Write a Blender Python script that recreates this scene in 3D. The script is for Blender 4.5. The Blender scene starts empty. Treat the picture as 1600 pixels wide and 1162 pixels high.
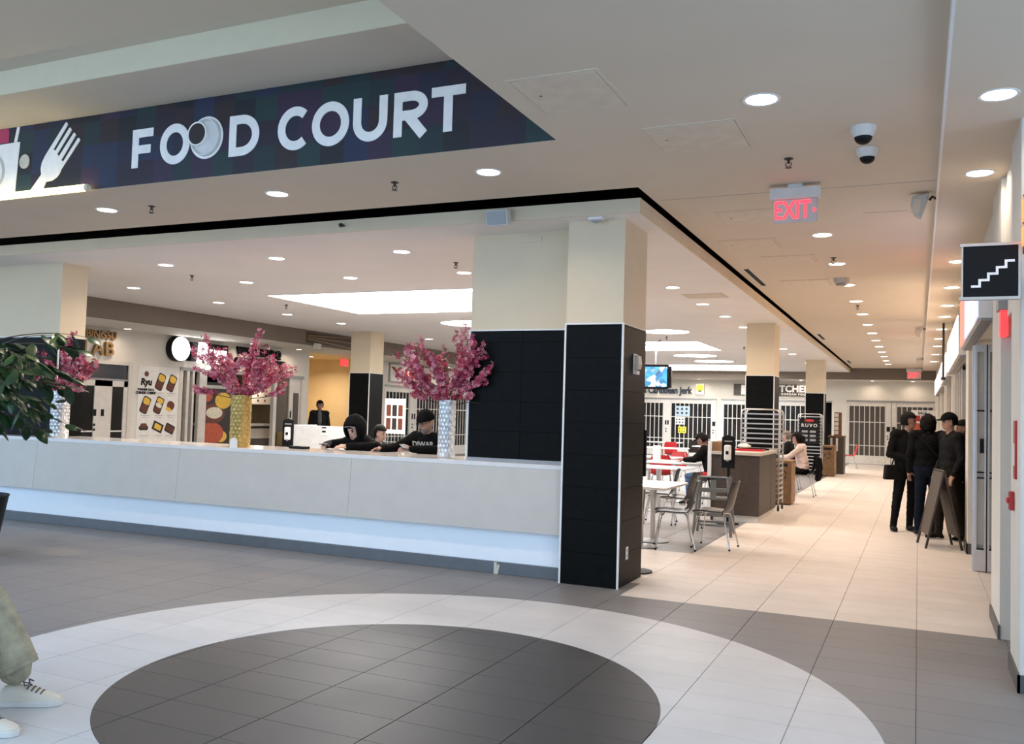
import bpy, bmesh, math, random
from mathutils import Vector, Matrix, noise

random.seed(7)
S = bpy.context.scene
COL = S.collection
PI = math.pi

# ------------------------------------------------------------------ camera
def make_camera():
    yaw, pit, rol = -0.426927428, 0.0450173122, 0.0288947433
    f = Vector((math.sin(yaw) * math.cos(pit), math.cos(yaw) * math.cos(pit), math.sin(pit)))
    r = Vector((math.cos(yaw), -math.sin(yaw), 0))
    u = r.cross(f)
    r2 = r * math.cos(rol) + u * math.sin(rol)
    u2 = -r * math.sin(rol) + u * math.cos(rol)
    cd = bpy.data.cameras.new('camera')
    cd.sensor_fit = 'HORIZONTAL'
    cd.sensor_width = 36
    cd.lens = 1398.88 / 1600 * 36
    cd.clip_start = 0.05
    cd.clip_end = 200
    co = bpy.data.objects.new('camera', cd)
    COL.objects.link(co)
    m = Matrix((r2, u2, -f)).transposed().to_4x4()
    m.translation = Vector((0, 0, 1.6))
    co.matrix_world = m
    S.camera = co
make_camera()

# ------------------------------------------------------------------ world, exposure
S.view_settings.view_transform = 'Standard'
S.view_settings.look = 'None'
S.view_settings.gamma = 1
S.view_settings.exposure = 0.42
S.view_settings.use_curve_mapping = False
S.cycles.use_denoising = True
S.cycles.max_bounces = 6
S.cycles.diffuse_bounces = 3
S.cycles.glossy_bounces = 3
S.cycles.transparent_max_bounces = 12
S.cycles.use_adaptive_sampling = True
S.cycles.adaptive_threshold = 0.07
S.cycles.sample_clamp_indirect = 6
W = bpy.data.worlds.new('daylight')
S.world = W
W.use_nodes = True
bg = W.node_tree.nodes['Background']
bg.inputs[0].default_value = (0.60, 0.83, 1.13, 1)      # daylight of the glazed entrance hall behind and left of the camera
bg.inputs[1].default_value = 1.65
LAMP_W = 13.0          # watts of one ceiling downlight
LAMP_COL = (1.0, 0.80, 0.63)
SKY_E = 9.0            # emission of the luminous ceiling panels

# heights of the place
ZC, ZF, ZS, ZR = 3.60, 3.45, 3.10, 3.52     # corridor ceiling, food court ceiling, shop soffit, right soffit

# ------------------------------------------------------------------ materials
MATS = {}
def mat(name, col, rough=0.5, metal=0.0, emit=0.0, emit_col=None, var=0.06, scale=8.0, bump=0.0, bscale=60.0, spec=None, alpha=1.0, trans=0.0):
    if name in MATS: return MATS[name]
    m = bpy.data.materials.new(name); m.use_nodes = True
    nt = m.node_tree; N = nt.nodes; Lk = nt.links
    b = N['Principled BSDF']
    b.inputs['Roughness'].default_value = rough
    b.inputs['Metallic'].default_value = metal
    if spec is not None: b.inputs['Specular IOR Level'].default_value = spec
    if trans: b.inputs['Transmission Weight'].default_value = trans; b.inputs['IOR'].default_value = 1.1
    if alpha < 1: b.inputs['Alpha'].default_value = alpha
    tc = N.new('ShaderNodeTexCoord')
    nz = N.new('ShaderNodeTexNoise'); nz.inputs['Scale'].default_value = scale; nz.inputs['Detail'].default_value = 4
    Lk.new(tc.outputs['Object'], nz.inputs['Vector'])
    rp = N.new('ShaderNodeValToRGB')
    c = Vector(col[:3])
    lo = c * (1 - var); hi = c * (1 + var)
    rp.color_ramp.elements[0].position = 0.3; rp.color_ramp.elements[0].color = (*lo, 1)
    rp.color_ramp.elements[1].position = 0.7; rp.color_ramp.elements[1].color = (*[min(1, v) for v in hi], 1)
    Lk.new(nz.outputs['Fac'], rp.inputs['Fac'])
    Lk.new(rp.outputs['Color'], b.inputs['Base Color'])
    if emit:
        b.inputs['Emission Color'].default_value = (*(emit_col or col)[:3], 1)
        b.inputs['Emission Strength'].default_value = emit
    if bump:
        n2 = N.new('ShaderNodeTexNoise'); n2.inputs['Scale'].default_value = bscale; n2.inputs['Detail'].default_value = 3
        Lk.new(tc.outputs['Object'], n2.inputs['Vector'])
        bp = N.new('ShaderNodeBump'); bp.inputs['Strength'].default_value = bump; bp.inputs['Distance'].default_value = 0.01
        Lk.new(n2.outputs['Fac'], bp.inputs['Height']); Lk.new(bp.outputs['Normal'], b.inputs['Normal'])
    MATS[name] = m
    return m

def srgb(r, g, b):
    f = lambda v: (v / 255 / 12.92) if v <= 10 else ((v / 255 + 0.055) / 1.055) ** 2.4
    return (f(r), f(g), f(b))

M = {}
def defm(k, col, **kw): M[k] = mat(k, col, **kw)
defm('ceiling_paint', (0.70, 0.60, 0.475), rough=0.8, var=0.02, scale=1.5)
defm('court_paint', (0.88, 0.83, 0.78), rough=0.8, var=0.02, scale=1.5)
defm('cream_tone', (0.74, 0.68, 0.50), rough=0.7, var=0.02)
defm('bulkhead_paint', srgb(122, 110, 98), rough=0.8, var=0.03)
defm('wall_paint', (0.72, 0.68, 0.60), rough=0.7, var=0.03, scale=3)
defm('pillar_paint', (0.73, 0.61, 0.43), rough=0.6, var=0.03, scale=2)
defm('yellow_paint', (0.84, 0.66, 0.36), rough=0.6, var=0.04, scale=2)
defm('dark_void', (0.012, 0.012, 0.012), rough=0.9)
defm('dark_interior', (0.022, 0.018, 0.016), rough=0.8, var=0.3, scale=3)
defm('cladding', (0.0042, 0.0046, 0.0044), rough=0.42, var=0.25, scale=14, bump=0.12, bscale=40, spec=0.08)
defm('cladding_joint', (0.010, 0.010, 0.010), rough=0.9, spec=0.1)
defm('white_trim', (0.80, 0.80, 0.78), rough=0.35)
defm('white_metal', (0.70, 0.68, 0.64), rough=0.35)
defm('counter_face', (0.55, 0.515, 0.455), rough=0.35, var=0.03, scale=5)
defm('counter_daylit_white', (0.88, 0.94, 0.99), rough=0.15, var=0.01)  # blue and brightness of the daylight put into the panel colour
defm('counter_top', (0.72, 0.70, 0.68), rough=0.12, var=0.03)
defm('kick_metal', (0.16, 0.17, 0.18), rough=0.4, metal=0.6)
defm('chrome', (0.72, 0.71, 0.70), rough=0.22, metal=1.0)
defm('aluminium', (0.62, 0.61, 0.60), rough=0.33, metal=0.9)
defm('steel_grey', (0.30, 0.30, 0.30), rough=0.4, metal=0.5)
defm('silver_gate', (0.66, 0.62, 0.56), rough=0.4, metal=0.1)
defm('black_plastic', (0.006, 0.006, 0.0065), rough=0.45, spec=0.2)
defm('grey_plastic', (0.19, 0.20, 0.20), rough=0.5)
defm('white_plastic', (0.78, 0.78, 0.76), rough=0.4)
defm('red_plastic', (0.55, 0.022, 0.03), rough=0.4)
defm('brown_shell', (0.032, 0.027, 0.024), rough=0.35, var=0.1)
defm('table_white', (0.80, 0.79, 0.77), rough=0.25)
defm('brown_laminate', (0.062, 0.045, 0.034), rough=0.5, var=0.2, scale=20)
defm('wood', (0.17, 0.088, 0.035), rough=0.5, var=0.25, scale=12)
defm('wood_light', (0.30, 0.17, 0.075), rough=0.5, var=0.2, scale=12)
defm('worktop', (0.60, 0.53, 0.45), rough=0.3, var=0.05)
defm('sprinkler_metal', (0.05, 0.045, 0.04), rough=0.4, metal=0.7)
defm('lamp_glow', (1, 0.95, 0.88), emit=9.0, emit_col=(1, 0.93, 0.84))
defm('panel_glow', (1, 1, 1), emit=SKY_E, emit_col=(1, 0.98, 0.95))
defm('tube_glow', (1, 0.9, 0.6), emit=4.5, emit_col=(1, 0.80, 0.32))
defm('exit_red', (0.9, 0.05, 0.05), emit=2.2, emit_col=(1, 0.03, 0.05))
defm('exit_face', (0.62, 0.55, 0.52), rough=0.4)
defm('sign_white', (1, 1, 1), emit=3.2, emit_col=(1, 0.98, 1))
defm('sign_black', (0.006, 0.006, 0.0065), rough=0.5, spec=0.2)
defm('sign_grey', (0.55, 0.53, 0.48), rough=0.4)
defm('letter_brown', srgb(150, 118, 74), rough=0.35, metal=0.3)
defm('letter_red', (0.40, 0.025, 0.03), rough=0.5)
defm('letter_navy', (0.015, 0.03, 0.06), rough=0.5)
defm('print_white', (0.95, 0.92, 0.88), rough=0.6)
defm('print_pink', (0.45, 0.035, 0.11), rough=0.6)
defm('print_cream', (0.62, 0.58, 0.48), rough=0.6)
defm('paper', (0.80, 0.78, 0.74), rough=0.7)
defm('paper_blue', (0.45, 0.58, 0.68), rough=0.6)
defm('food_yellow', (0.75, 0.47, 0.06), rough=0.6, var=0.3, scale=40)
defm('food_brown', (0.13, 0.03, 0.014), rough=0.5, var=0.6, scale=60)
defm('food_red', (0.45, 0.08, 0.03), rough=0.5, var=0.5, scale=50)
defm('food_white', (0.72, 0.66, 0.52), rough=0.6, var=0.2, scale=30)
defm('food_dark', (0.02, 0.014, 0.012), rough=0.5)
defm('red_paint', (0.42, 0.02, 0.02), rough=0.4)
defm('glass_dark', (0.012, 0.012, 0.012), rough=0.12, alpha=0.92)
defm('glass_door', (0.40, 0.42, 0.43), rough=0.08, alpha=0.45)
defm('glass_clear', (0.05, 0.05, 0.05), rough=0.05, alpha=0.25)
defm('baseboard_grey', (0.085, 0.085, 0.08), rough=0.5)

M['lamp_glow'].cycles.emission_sampling = 'NONE'      # the lamp beside it already gives its light
# ------------------------------------------------------------------ mesh helpers
class MB:
    def __init__(s): s.v = []; s.f = []; s.mi = []
    def add(s, vs, fs, mi=0):
        o = len(s.v); s.v += [tuple(p) for p in vs]; s.f += [tuple(i + o for i in f) for f in fs]; s.mi += [mi] * len(fs)
        return s
    def box(s, x0, y0, z0, x1, y1, z1, mi=0):
        if x0 > x1: x0, x1 = x1, x0
        if y0 > y1: y0, y1 = y1, y0
        if z0 > z1: z0, z1 = z1, z0
        return s.add([(x0, y0, z0), (x1, y0, z0), (x1, y1, z0), (x0, y1, z0), (x0, y0, z1), (x1, y0, z1), (x1, y1, z1), (x0, y1, z1)],
              [(0, 3, 2, 1), (4, 5, 6, 7), (0, 1, 5, 4), (1, 2, 6, 5), (2, 3, 7, 6), (3, 0, 4, 7)], mi)
    def obox(s, c, size, rot=None, mi=0):
        hx, hy, hz = (q / 2 for q in size); c = Vector(c)
        R = rot if rot is not None else Matrix.Identity(3)
        vs = [c + R @ Vector(p) for p in [(-hx, -hy, -hz), (hx, -hy, -hz), (hx, hy, -hz), (-hx, hy, -hz), (-hx, -hy, hz), (hx, -hy, hz), (hx, hy, hz), (-hx, hy, hz)]]
        return s.add(vs, [(0, 3, 2, 1), (4, 5, 6, 7), (0, 1, 5, 4), (1, 2, 6, 5), (2, 3, 7, 6), (3, 0, 4, 7)], mi)
    def frame(s, d):
        d = Vector(d).normalized()
        a = Vector((0, 0, 1)) if abs(d.z) < 0.9 else Vector((1, 0, 0))
        x = d.cross(a).normalized(); y = d.cross(x).normalized()
        return x, y
    def tube(s, pts, r, n=8, mi=0, closed=False):
        pts = [Vector(p) for p in pts]; k = len(pts)
        rr = r if isinstance(r, (list, tuple)) else [r] * k
        vs = []; X = None
        for i, p in enumerate(pts):
            if closed: d = (pts[(i + 1) % k] - pts[i - 1])
            else: d = (pts[min(i + 1, k - 1)] - pts[max(i - 1, 0)])
            d.normalize()
            if X is None: X, Y = s.frame(d)
            else:
                X = (X - d * X.dot(d)).normalized(); Y = d.cross(X).normalized()
            for j in range(n):
                a = 2 * PI * j / n
                vs.append(p + (X * math.cos(a) + Y * math.sin(a)) * rr[i])
        fs = []
        for i in range(k if closed else k - 1):
            i2 = (i + 1) % k
            for j in range(n):
                fs.append((i * n + j, i * n + (j + 1) % n, i2 * n + (j + 1) % n, i2 * n + j))
        if not closed:
            fs.append(tuple(range(n - 1, -1, -1))); fs.append(tuple((k - 1) * n + j for j in range(n)))
        return s.add(vs, fs, mi)
    def cyl(s, p0, p1, r0, r1=None, n=12, mi=0):
        return s.tube([p0, p1], [r0, r0 if r1 is None else r1], n, mi)
    def lathe(s, prof, n=20, c=(0, 0, 0), mi=0):
        vs = []; k = len(prof)
        for r, z in prof:
            for j in range(n):
                a = 2 * PI * j / n
                vs.append((c[0] + r * math.cos(a), c[1] + r * math.sin(a), c[2] + z))
        fs = [(i * n + j, i * n + (j + 1) % n, (i + 1) * n + (j + 1) % n, (i + 1) * n + j) for i in range(k - 1) for j in range(n)]
        if prof[0][0] > 1e-5: fs.append(tuple(range(n - 1, -1, -1)))
        if prof[-1][0] > 1e-5: fs.append(tuple((k - 1) * n + j for j in range(n)))
        return s.add(vs, fs, mi)
    def ell(s, c, r, nu=14, nv=9, rot=None, mi=0):
        R = rot if rot is not None else Matrix.Identity(3); c = Vector(c)
        vs = [c + R @ Vector((0, 0, -r[2]))]
        for i in range(1, nv):
            t = -PI / 2 + PI * i / nv
            for j in range(nu):
                a = 2 * PI * j / nu
                vs.append(c + R @ Vector((r[0] * math.cos(t) * math.cos(a), r[1] * math.cos(t) * math.sin(a), r[2] * math.sin(t))))
        vs.append(c + R @ Vector((0, 0, r[2])))
        fs = [(0, 1 + (j + 1) % nu, 1 + j) for j in range(nu)]
        for i in range(nv - 2):
            for j in range(nu):
                a = 1 + i * nu; b = a + nu
                fs.append((a + j, a + (j + 1) % nu, b + (j + 1) % nu, b + j))
        a = 1 + (nv - 2) * nu; e = len(vs) - 1
        fs += [(a + j, a + (j + 1) % nu, e) for j in range(nu)]
        return s.add(vs, fs, mi)
    def prism(s, poly, axis, d0, d1, mi=0):
        k = len(poly)
        area = sum(poly[i][0] * poly[(i + 1) % k][1] - poly[(i + 1) % k][0] * poly[i][1] for i in range(k))
        if area < 0: poly = poly[::-1]
        P = {'x': lambda u, v, d: (d, u, v), 'y': lambda u, v, d: (u, d, v), 'z': lambda u, v, d: (u, v, d)}[axis]
        vs = [P(u, v, d0) for u, v in poly] + [P(u, v, d1) for u, v in poly]
        fs = [tuple(range(k - 1, -1, -1)), tuple(range(k, 2 * k))] + [(i, (i + 1) % k, k + (i + 1) % k, k + i) for i in range(k)]
        return s.add(vs, fs, mi)
    def stroke(s, pts, w, axis, d0, d1, closed=False, mi=0):
        """thick polyline with mitred joints, extruded"""
        pts = [Vector(p).to_2d() if len(p) > 2 else Vector(p) for p in pts]; k = len(pts); L = []; R = []
        for i in range(k):
            a = pts[i - 1] if (i > 0 or closed) else None
            b = pts[(i + 1) % k] if (i < k - 1 or closed) else None
            d1v = (pts[i] - a).normalized() if a is not None else None
            d2v = (b - pts[i]).normalized() if b is not None else None
            if d1v is None: d1v = d2v
            if d2v is None: d2v = d1v
            n = Vector((-(d1v.y + d2v.y), d1v.x + d2v.x)).normalized()
            c = max(0.35, n.dot(Vector((-d1v.y, d1v.x))))
            L.append(pts[i] + n * w / 2 / c); R.append(pts[i] - n * w / 2 / c)
        P = {'x': lambda p, d: (d, p.x, p.y), 'y': lambda p, d: (p.x, d, p.y), 'z': lambda p, d: (p.x, p.y, d)}[axis]
        vs = [P(p, d0) for p in L] + [P(p, d0) for p in R] + [P(p, d1) for p in L] + [P(p, d1) for p in R]
        fs = []
        for i in range(k if closed else k - 1):
            j = (i + 1) % k
            fs += [(i, j, k + j, k + i), (2 * k + j, 2 * k + i, 3 * k + i, 3 * k + j), (j, i, 2 * k + i, 2 * k + j), (k + i, k + j, 3 * k + j, 3 * k + i)]
        if not closed:
            fs += [(0, k, 3 * k, 2 * k), (k - 1, 3 * k - 1, 4 * k - 1, 2 * k - 1)]
        return s.add(vs, fs, mi)
    def mesh(s, name, mats, smooth=False):
        me = bpy.data.meshes.new(name); me.from_pydata(s.v, [], s.f)
        for m in (mats if isinstance(mats, (list, tuple)) else [mats]): me.materials.append(M[m] if isinstance(m, str) else m)
        me.polygons.foreach_set('material_index', s.mi)
        bm = bmesh.new(); bm.from_mesh(me); bmesh.ops.recalc_face_normals(bm, faces=bm.faces); bm.to_mesh(me); bm.free()
        if smooth: me.shade_smooth(); me.set_sharp_from_angle(angle=0.7)
        me.update()
        return me
    def build(s, name, mats, parent=None, loc=(0, 0, 0), rz=0.0, smooth=False, bevel=0.0):
        return link(name, s.mesh(name, mats, smooth), parent, loc, rz, bevel)

def link(name, me, parent=None, loc=(0, 0, 0), rz=0.0, bevel=0.0):
    o = bpy.data.objects.new(name, me); COL.objects.link(o)
    o.location = loc; o.rotation_euler = (0, 0, rz)
    if parent is not None: o.parent = parent
    if bevel:
        b = o.modifiers.new('bevel', 'BEVEL'); b.width = bevel; b.segments = 2; b.limit_method = 'ANGLE'
    return o

def tag(o, label, cat, group=None):
    o['label'] = label; o['category'] = cat
    if group: o['group'] = group
    return o
def thing(name, label, cat, loc=(0, 0, 0), rz=0.0, group=None):
    o = bpy.data.objects.new(name, None); COL.objects.link(o)
    o.empty_display_size = 0.1; o.location = loc; o.rotation_euler = (0, 0, rz)
    return tag(o, label, cat, group)
def struct(name, mb, m, parent=None, bevel=0.0, smooth=False):
    o = mb.build(name, m, parent, bevel=bevel, smooth=smooth)
    if parent is None: o['kind'] = 'structure'
    return o
def copy_tree(o, parent=None):
    c = o.copy(); COL.objects.link(c); c.parent = parent
    for ch in list(o.children): copy_tree(ch, c)
    return c
def copy_thing(o, label, loc, rz=0.0, group=None):
    c = copy_tree(o); c.location = loc; c.rotation_euler = (0, 0, rz); c['label'] = label
    if group: c['group'] = group
    return c
ORD = 'first second third fourth fifth sixth seventh eighth ninth tenth eleventh twelfth thirteenth fourteenth'.split()

def text_mesh(txt, size, depth, m, axis='y', offset=0.0, space=1.0, shear=0.0, sx=1.0, fit=None):
    """lettering as a solid mesh centred on 0; 'y' reads from -y, 'x' reads from +x"""
    cu = bpy.data.curves.new('lettering', 'FONT'); cu.body = txt; cu.size = size; cu.extrude = depth / 2
    cu.offset = offset; cu.space_character = space; cu.shear = shear; cu.align_x = 'CENTER'; cu.align_y = 'CENTER'; cu.resolution_u = 4
    o = bpy.data.objects.new('lettering', cu); COL.objects.link(o)
    dg = bpy.context.evaluated_depsgraph_get(); dg.update()
    me = bpy.data.meshes.new_from_object(o.evaluated_get(dg))
    bpy.data.objects.remove(o); bpy.data.curves.remove(cu)
    if fit:
        xs = [v.co.x for v in me.vertices]; sx = fit / (max(xs) - min(xs)); me.transform(Matrix.Translation((-(max(xs) + min(xs)) / 2, 0, 0)))
    R = Matrix(((sx, 0, 0), (0, 0, -1), (0, 1, 0))) if axis == 'y' else Matrix(((0, 0, 1), (sx, 0, 0), (0, 1, 0)))
    me.transform(R.to_4x4()); me.materials.clear(); me.materials.append(M[m] if isinstance(m, str) else m)
    me.name = 'lettering'
    return me
# ================================================================== SETTING
# ---------------------------------------------------------------- floor
DC = (-2.76, 4.47)      # centre of the round inlay
def floor_material(mult=1.0):
    m = bpy.data.materials.new('porcelain_floor'); m.use_nodes = True
    nt = m.node_tree; N = nt.nodes; Lk = nt.links; b = N['Principled BSDF']
    g = N.new('ShaderNodeNewGeometry'); sp = N.new('ShaderNodeSeparateXYZ'); Lk.new(g.outputs['Position'], sp.inputs[0])
    def math_(op, a, bb=None):
        n = N.new('ShaderNodeMath'); n.operation = op
        for i, q in enumerate((a, bb)):
            if q is None: continue
            if isinstance(q, (int, float)): n.inputs[i].default_value = q
            else: Lk.new(q, n.inputs[i])
        return n.outputs[0]
    X, Y = sp.outputs[0], sp.outputs[1]
    dx = math_('SUBTRACT', X, DC[0]); dy = math_('SUBTRACT', Y, DC[1])
    d = math_('SQRT', math_('ADD', math_('MULTIPLY', dx, dx), math_('MULTIPLY', dy, dy)))
    disc = math_('LESS_THAN', d, 1.545); ring = math_('LESS_THAN', d, 2.66)
    corr = math_('MULTIPLY', math_('GREATER_THAN', X, -2.41), math_('GREATER_THAN', Y, 7.76))
    strip = math_('MULTIPLY', math_('MULTIPLY', math_('GREATER_THAN', Y, 8.4), math_('LESS_THAN', Y, 10.6)), math_('GREATER_THAN', X, -3.9))
    light = math_('MAXIMUM', corr, strip)
    info = N.new('ShaderNodeObjectInfo')
    nz = N.new('ShaderNodeTexNoise'); nz.inputs['Scale'].default_value = 2.2; nz.inputs['Detail'].default_value = 6; nz.inputs['Roughness'].default_value = 0.65
    Lk.new(g.outputs['Position'], nz.inputs['Vector'])
    def cmix(f, a, bb):
        n = N.new('ShaderNodeMix'); n.data_type = 'RGBA'
        ia, ib, io = n.inputs[6], n.inputs[7], n.outputs[2]
        if isinstance(f, (int, float)): n.inputs[0].default_value = f
        else: Lk.new(f, n.inputs[0])
        for q, s_ in ((a, ia), (bb, ib)):
            if isinstance(q, tuple): s_.default_value = (*q, 1)
            else: Lk.new(q, s_)
        return io
    c = cmix(light, (0.228, 0.220, 0.220), (0.72, 0.65, 0.59))
    c = cmix(ring, c, (0.60, 0.60, 0.605)); c = cmix(disc, c, (0.068, 0.068, 0.068))
    # mottling of the stone
    v = math_('MULTIPLY', math_('ADD', math_('MULTIPLY', nz.outputs['Fac'], 0.34), 0.83), mult)
    v = math_('MULTIPLY', v, math_('ADD', math_('MULTIPLY', info.outputs['Random'], 0.06), 0.97))
    hs = N.new('ShaderNodeHueSaturation'); Lk.new(v, hs.inputs['Value']); Lk.new(c, hs.inputs['Color'])
    Lk.new(hs.outputs[0], b.inputs['Base Color'])
    b.inputs['Specular IOR Level'].default_value = 0.30
    r = math_('ADD', math_('MULTIPLY', nz.outputs['Fac'], 0.16), 0.38)
    Lk.new(r, b.inputs['Roughness'])
    return m
M['floor'] = floor_material()
M['grout'] = floor_material(0.45)
fl = struct('floor', MB().box(-20, -6, -0.12, 3.2, 38.5, -0.004), 'grout')
TX, TY, GAP = 0.61, 0.31, 0.0035
def in_view(x, y):
    # which tiles the hall and corridor show
    return (y < 8.1 and x > -12.2) or (x > -4.3)
tile_me = MB()
hx, hy = TX / 2 - 0.0020, TY / 2 - 0.0009
b_ = 0.0012
tile_me.add([(-hx, -hy, -0.004), (hx, -hy, -0.004), (hx, hy, -0.004), (-hx, hy, -0.004), (-hx + b_, -hy + b_, 0), (hx - b_, -hy + b_, 0), (hx - b_, hy - b_, 0), (-hx + b_, hy - b_, 0)],
            [(4, 5, 6, 7), (0, 1, 5, 4), (1, 2, 6, 5), (2, 3, 7, 6), (3, 0, 4, 7)])
tile_mesh = tile_me.mesh('floor_tile', 'floor')
tiles = []
for i in range(-33, 6):
    for j in range(-40, 115):
        cx = (i + 0.5) * TX; cy = 5.90 + (j + 0.5) * TY
        if cy < -5.5 or cy > 38.2 or cx < -19.8: continue
        tiles.append((cx, cy))
yaw_ = -0.426927
def near_key(t):
    x, y = t
    fw = x * math.sin(yaw_) + y * math.cos(yaw_); sd = x * math.cos(yaw_) - y * math.sin(yaw_)
    vis = fw > 2.9 and abs(sd) < 0.585 * fw + 0.3 and not (x < -2.9 and y > 8.05)
    return (0 if vis else 1, x * x + y * y)
tiles.sort(key=near_key)
for cx, cy in tiles[:300]:
    link('floor_tile', tile_mesh, fl, (cx, cy, 0))
rest = MB()
for cx, cy in tiles[300:]:
    rest.add([(x + cx, y + cy, z) for x, y, z in tile_me.v], tile_me.f)
rs = rest.build('floor_tile_field', 'floor', fl); rs['kind'] = 'stuff'

# ---------------------------------------------------------------- ceilings
c = MB()
XR, YB = -2.43, 6.01            # edges of the raised tray
c.box(XR, -6, ZC, 0.128, 7.50, ZC + 0.12); c.box(-2.25, 7.50, ZC, 0.128, 35.4, ZC + 0.12)                    # hall and corridor
c.box(-18, YB, ZC, XR, 7.50, ZC + 0.12)                      # strip between tray and food court
struct('ceiling', c, 'ceiling_paint')
c = MB()
c.box(-18, YB + 0.015, ZC + 0.12, XR, YB + 0.12, 4.32)               # wall behind the banner
c.box(-18, 5.31, 4.32, XR, YB + 0.12, 4.40)                  # ledge above the banner
c.box(XR, -6, ZC + 0.12, XR + 0.1, YB + 0.1, 4.8)            # end of the tray
c.box(-18, 2.8, 4.54, XR, 5.31, 4.62)                        # raised ceiling; nearer than this an unseen opening is added to let daylight in
struct('ceiling', c, 'ceiling_paint')
struct('trim_1', MB().box(-18, 5.305, 4.322, XR, 5.38, 4.54), 'cream_tone')  # warm cove light put into the cream colour of this face
struct('ceiling', MB().box(-20, 2.8, 4.80, 3.2, 38.5, 4.95).box(XR, -6.2, 4.80, 3.2, 2.8, 4.95).box(-18, 7.40, ZC + 0.12, XR, 7.46, 4.8).box(-2.24, 7.46, ZC + 0.12, -2.20, 35.4, 4.8), 'dark_void')  # slab and plates added to keep daylight out, the gap's shade in their colour
struct('ceiling', MB().box(-13.5, 7.81, ZF, -2.33, 35.4, ZF + 0.13), 'court_paint', bevel=0.006)
struct('trim_9', MB().box(-13.5, 7.796, ZF - 0.001, -2.316, 7.81, ZF + 0.132).box(-2.33, 7.81, ZF - 0.001, -2.316, 35.4, ZF + 0.132), 'pillar_paint')
c = MB(); c.box(0.13, -6, ZR, 3.2, 36.9, ZR + 0.10); struct('ceiling', c, 'ceiling_paint')
struct('trim_2', MB().box(0.124, -6, ZR - 0.004, 0.140, 36.9, ZC + 0.02), 'white_trim')
# bulkheads and shop soffits
struct('trim_3', MB().box(-13.62, 7.0, ZS, -13.5, 35.5, 4.8), 'bulkhead_paint')
struct('trim_4', MB().box(-13.62, 35.4, ZS + 0.08, 0.6, 35.52, 4.8), 'bulkhead_paint')
struct('ceiling', MB().box(-15.4, 7.0, ZS, -13.62, 38, ZS + 0.08), 'wall_paint')
struct('ceiling', MB().box(-13.62, 35.52, ZS + 0.08, 0.6, 37.2, ZS + 0.16), 'wall_paint')
# fine seams in the corridor ceiling
struct('trim_5', MB().box(-2.2, 8.02, ZC - 0.002, 0.12, 8.028, ZC + 0.01), 'steel_grey')
struct('trim_6', MB().box(-0.5, 9.09, ZC - 0.002, -0.1, 9.097, ZC + 0.01), 'steel_grey')

# ---------------------------------------------------------------- walls
w = MB()
def wall_x(mb, x0, x1, y0, y1, opens, z1=ZS + 0.05):
    y = y0
    for a, b2, zt in opens:
        if a > y: mb.box(x0, y, 0, x1, a, z1)
        if zt < z1: mb.box(x0, a, zt, x1, b2, z1)
        y = b2
    if y1 > y: mb.box(x0, y, 0, x1, y1, z1)
wall_x(w, -15.6, -15.4, 7.0, 38, [(12.35, 14.13, 2.44), (15.50, 20.04, 2.42), (20.26, 23.4, 9), (24.15, 30.3, 2.37)])
struct('wall_left', w, 'wall_paint')
struct('wall_recess', MB().box(-18.2, 20.06, 0, -15.6, 20.26, 3.2).box(-18.4, 20.06, 0, -18.2, 23.6, 3.2).box(-18.2, 23.4, 0, -15.6, 23.6, 3.2).box(-18.2, 20.26, ZS, -15.4, 23.4, 3.2), 'yellow_paint')
w = MB()
def wall_y(mb, y0, y1, x0, x1, opens, z1=ZS + 0.12):
    x = x0
    for a, b2, zt in opens:
        if a > x: mb.box(x, y0, 0, a, y1, z1)
        mb.box(a, y0, zt, b2, y1, z1)
        x = b2
    if x1 > x: mb.box(x, y0, 0, x1, y1, z1)
wall_y(w, 37.0, 37.2, -15.4, 0.7, [(-13.2, -12.0, 2.4), (-11.9, -7.56, 2.40), (-7.36, -3.08, 2.40), (-2.54, 0.58, 2.45)])
struct('wall_back', w, 'wall_paint')
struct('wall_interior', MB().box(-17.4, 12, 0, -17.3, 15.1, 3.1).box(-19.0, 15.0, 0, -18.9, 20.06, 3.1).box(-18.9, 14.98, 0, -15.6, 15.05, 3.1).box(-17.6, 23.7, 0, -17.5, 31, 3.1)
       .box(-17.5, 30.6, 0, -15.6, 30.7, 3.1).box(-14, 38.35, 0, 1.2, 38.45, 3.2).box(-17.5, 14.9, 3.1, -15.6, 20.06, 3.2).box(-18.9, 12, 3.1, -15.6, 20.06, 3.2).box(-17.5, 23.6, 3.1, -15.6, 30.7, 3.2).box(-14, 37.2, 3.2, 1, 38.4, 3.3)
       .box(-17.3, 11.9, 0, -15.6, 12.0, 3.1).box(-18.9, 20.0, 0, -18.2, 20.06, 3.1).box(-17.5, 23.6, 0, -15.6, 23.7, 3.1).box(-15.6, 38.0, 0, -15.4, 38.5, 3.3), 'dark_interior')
# right wall: piers, header, shop fronts
w = MB()
w.box(0.57, 6.28, 0, 2.6, 6.90, ZR)
w.box(0.57, 7.76, 0, 2.6, 8.62, ZR)
w.box(0.57, 12.62, 0, 0.95, 13.3, ZR)
for a, b2 in ((18.6, 19.0), (23.6, 24.0), (28.6, 29.0), (33.4, 37.2)):
    w.box(0.57, a, 0, 0.95, b2, ZR)
w.box(0.60, 6.90, 2.42, 2.6, 7.76, ZR)
w.box(0.60, 8.62, 2.55, 0.9, 37.1, ZR)
struct('wall_right', w, 'wall_paint')
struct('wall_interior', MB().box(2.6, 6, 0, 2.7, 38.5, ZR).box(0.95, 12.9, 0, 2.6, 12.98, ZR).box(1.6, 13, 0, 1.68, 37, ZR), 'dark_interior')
bb = MB()
bb.box(0.555, 6.26, 0, 2.6, 6.28, 0.105).box(0.555, 6.26, 0, 0.57, 6.90, 0.105)
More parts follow.
